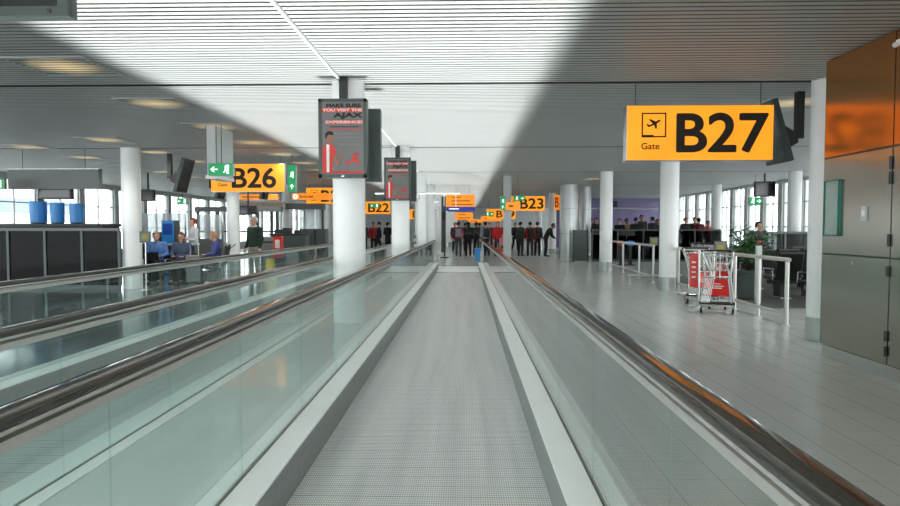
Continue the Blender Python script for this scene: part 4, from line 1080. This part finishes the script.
def person(label, x, y, rz, kind, jacket, trousers, hair, z=0, sc=1, longhair=False, skin='skin', group=None, shirt=None):
    """RZ 0 faces the camera"""
    B = meshes(kind)
    r = use(B['body'], 'person', M[skin]); r.location = (x, y, z); r.rotation_euler = (0, 0, rz); r.scale = (sc,)*3
    tag(r, label, 'person', group)
    for e in B['eyes']: use(e, 'eye', M['black'], r)
    use(B['mouth'], 'mouth', cloth((160, 90, 84)), r)
    use(B['jacket'], 'jacket', cloth(jacket), r); use(B['trousers'], 'trousers', cloth(trousers), r)
    for s in B['shoes']: use(s, 'shoe', M['black'], r)
    hh = use(B['hair'], 'hair', cloth(hair), r)
    if longhair: use(B['long'], 'long_hair', cloth(hair), r)
    if shirt: use(B['collar'], 'shirt_collar', cloth(shirt), r)
    return r
def backpack(p, rgb, label):
    """rucksack worn on the back of P"""
    t = thing('backpack', label, 'backpack', p.location, p.rotation_euler.z)
    t.scale = p.scale
    MB().box(-.15, .15, .14, .30, .98, 1.42, .05).build('bag', cloth(rgb), t, 60); MB().box(-.11, .11, .29, .34, 1.02, 1.22, .02).build('pocket', cloth(rgb), t)
    for s in (-1, 1): MB().tube([(s*.11, .15, 1.40), (s*.12, .02, 1.50), (s*.12, -.13, 1.38), (s*.13, -.14, 1.2), (s*.14, .02, 1.06), (s*.11, .16, 1.02)], .018, 8).build('strap', cloth(rgb), t, 60)
DK = (34, 34, 36)
# group at the walkway end, some seen from behind
a = person('person in maroon jacket seen from behind with grey backpack', -.35, 31.0, PI, 'walk', (120, 34, 52), (62, 66, 76), (60, 44, 36))
backpack(a, (120, 122, 126), 'grey backpack worn over the maroon jacket')
person('person in long black coat walking right of the maroon jacket', .15, 31.4, PI, 'stand', (24, 24, 26), (22, 22, 24), (40, 32, 28), longhair=True)
person('person in charcoal jacket partly behind the blue suitcase', .58, 32.2, PI-.5, 'stand', (44, 44, 46), (34, 34, 38), (38, 30, 26), skin='skin2')
a = person('person in pale sleeved grey vest above the blue suitcase', 1.02, 31.2, PI+.1, 'stand', (150, 154, 164), (44, 46, 54), (44, 36, 30))
backpack(a, (48, 50, 56), 'dark backpack worn by the person above the blue suitcase')
person('person in bright red jacket walking toward the camera with a child', 1.62, 30.6, .2, 'stand', (206, 34, 38), (40, 40, 46), (96, 66, 44), longhair=True)
person('small child in pink and red coat in front of the red jacket', 1.82, 29.6, .1, 'stand', (226, 120, 130), (60, 60, 76), (150, 110, 70), sc=.66, longhair=True)
person('person in black jacket between the red jacket and the square post', 2.1, 31.8, .4, 'stand', (26, 26, 28), (30, 30, 34), (34, 28, 24))
person('person in dark green jacket leftmost of the standing right group', 2.85, 31.5, 2.4, 'stand', (60, 70, 62), (46, 50, 50), (50, 40, 32))
a = person('person in dark red jacket seen from behind with black backpack', 3.3, 31.2, PI, 'stand', (150, 30, 36), (52, 56, 54), (36, 28, 24))
backpack(a, (36, 44, 38), 'black backpack worn over the dark red jacket')
person('person in brown green jacket second from right of the group', 3.72, 31.6, PI-.3, 'stand', (58, 52, 42), (40, 42, 40), (44, 32, 26))
person('person in black jacket leaning forward rightmost of the group', 4.1, 31.2, PI/2, 'bend', (28, 28, 32), (30, 31, 34), (30, 26, 24), skin='skin2', sc=1.03)
for i, (x, y, j, r, lab) in enumerate(((-.6, 36, (46, 40, 44), .3, 'person in dark plum coat far behind the maroon jacket'), (.0, 37, (58, 58, 62), 2.9, 'person in grey coat far behind the long black coat'), (.85, 36.5, (30, 34, 44), 3.0, 'person in navy coat far behind the blue suitcase'), (1.5, 38, (70, 30, 34), .2, 'person in wine coat far behind the red jacket'), (2.4, 37, (40, 46, 40), 2.8, 'person in olive coat far left of the B23 group'), (3.1, 38, (34, 34, 36), .2, 'person in black coat far behind the B23 group'))):
    person(lab, x, y, r, 'walk' if i % 2 else 'stand', j, DK, (40, 32, 28))
# dark figures below the B22 sign
person('black clad person walking left below the B22 sign', -4.55, 32.0, -PI/2, 'walk', (18, 18, 20), (20, 20, 22), (24, 20, 18))
person('black clad person raising arms below the B22 sign right end', -4.15, 32.6, 2.6, 'hold', (22, 22, 24), (20, 20, 22), (24, 20, 18))
person('person in red top below the B22 sign left end', -5.05, 33.5, .4, 'stand', (170, 30, 34), (30, 30, 34), (40, 30, 26))
person('person in grey jacket standing left below the B22 sign', -5.5, 33.0, .2, 'stand', (70, 76, 74), (40, 40, 44), (50, 40, 34))
# left service area
person('white-haired person in dark green sweater standing below the B26 sign', -5.93, 17.0, -.35, 'stand', (34, 54, 42), (150, 150, 140), (206, 204, 200), sc=1.01, shirt=(210, 214, 216))
a = person('seated person in blue shirt working on a laptop', -8.25, 16.12, .25, 'sit', (92, 132, 196), (40, 44, 56), (150, 140, 130), sc=1.02, z=-.005)
person('seated person in brown hair beside the blue shirt with laptop', -7.6, 16.16, .1, 'sit', (70, 84, 110), (44, 44, 50), (110, 74, 46), longhair=True)
person('seated person in violet blue shirt facing left in profile', -6.93, 16.78, -PI/2*.8, 'sit', (84, 96, 160), (48, 50, 60), (196, 160, 110), sc=1.02)
person('red-haired person in white blouse standing behind the pale desk', -8.45, 18.75, -.8, 'hold', (214, 216, 220), (40, 40, 46), (120, 44, 32), skin='skin')
person('person with dark hair half hidden right of the large left column', -9.75, 19.6, .8, 'stand', (60, 62, 66), (40, 40, 44), (34, 28, 26), sc=.9)
t = thing('laptop', 'black laptop on the knees of the seated person in blue', 'laptop', (-8.15, 15.72, .605), .25)
MB().box(-.16, .16, -.11, .11, 0, .018, .004).build('keyboard_base', M['black'], t); l = MB().box(-.16, .16, -.008, .0, 0, .22, .003).xf(Matrix.Translation((0, -.11, .015)) @ Matrix.Rotation(.25, 4, 'X')).build('lid', M['black'], t)
# crowd behind the right barrier, standing on the raised lounge floor
struct(MB().box(5.6, XR-.2, 27.4, 39.9, 0, .2).build('floor_lounge', M['floor']))
cr = [(6.02, 'black jacket', (26, 26, 28), 28.2), (6.25, 'brown jacket', (70, 52, 40), 30.6), (7.15, 'black coat', (22, 22, 24), 28.5), (7.75, 'beige top', (150, 130, 104), 29.5), (7.9, 'dark grey jacket', (44, 44, 46), 28.5), (8.45, 'olive jacket', (64, 62, 46), 29.5),
      (8.65, 'navy jacket', (32, 34, 48), 28.5), (9.2, 'black hooded jacket', (28, 26, 28), 29.5), (10.15, 'charcoal coat', (40, 40, 42), 28.4), (10.9, 'dark brown coat', (56, 40, 32), 29.3), (10.75, 'wine red jacket', (110, 34, 36), 28.4), (11.5, 'bright red jacket', (150, 36, 30), 29.2)]
for i, (x, nm, j, y) in enumerate(cr):
    person('standing person in %s behind the right barrier, %s in the crowd from left' % (nm, ('first', 'second', 'third', 'fourth', 'fifth', 'sixth', 'seventh', 'eighth', 'ninth', 'tenth', 'eleventh', 'last')[i]),
           x, y, (.3, 2.8, -.4, .5, 2.6, .1, -2.7, .6, .2, -.5, 2.9, .3)[i], 'stand', j, DK, (30, 26, 24), z=.2, sc=(.97, 1, .95, .96, .98, 1.06, 1.0, .94, .98, 1.0, .97, .9)[i], skin=('skin', 'skin2')[i % 2], group='crowd behind the right barrier')
person('person with dark hair sitting before the right windows above the plant', 8.55, 18.0, .3, 'stand', (60, 66, 62), (40, 40, 44), (36, 28, 24), sc=.93)
# lounge overhead bar and wall screens
t = thing('lounge_bar', 'long grey horizontal bar before the lilac wall', 'bar', (8.6, 33.4, 0))
MB().cyl((-3.0, 0, 2.5), (2.6, 0, 2.5), .045).build('tube', M['steel'], t, 40)
for x in (-2.6, 2.2): MB().cyl((x, 0, 2.5), (x, 0, CEIL), .02).build('hanger', M['charcoal'], t, 40)
t = thing('ceiling_speaker', 'black loudspeaker hanging before the lilac wall', 'speaker', (5.95, 26.0, 2.75))
MB().box(-.09, .09, -.1, .1, -.25, .15, .02).xf(Matrix.Rotation(.25, 4, 'X')).build('case', M['black'], t); MB().cyl((0, 0, .1), (0, 0, CEIL-2.75), .015).build('hanger', M['black'], t, 40)

# ------------------------------------------------------------------ light
W = bpy.data.worlds.new('world'); S.world = W; W.use_nodes = True
nt = W.node_tree; bg = nt.nodes['Background']
bg.inputs['Color'].default_value = (.93, .97, 1.0, 1); bg.inputs['Strength'].default_value = 2.8
# added lights without fittings, one per bay, floating at rail height to brighten mid ceiling
for i in range(9):
    l = bpy.data.lights.new('added_ceiling_wash', 'AREA'); l.shape = 'RECTANGLE'; l.size = 4.97; l.size_y = 6.4; l.energy = (126, 126, 118, 106, 98)[min(i, 4)]; l.spread = math.radians(14); l.color = (.985, 1, .995)
    o = bpy.data.objects.new('added_ceiling_wash', l); COL.objects.link(o)
    o.location = (-1.515, -1.575+6.45*i, 1.08); o.rotation_euler = (PI, 0, 0)
# the ceiling lamps
S.view_settings.view_transform = 'Standard'; S.view_settings.look = 'None'; S.view_settings.gamma = 1; S.view_settings.use_curve_mapping = False
S.view_settings.exposure = .95
S.cycles.transparent_max_bounces = 48
S.cycles.max_bounces = 14
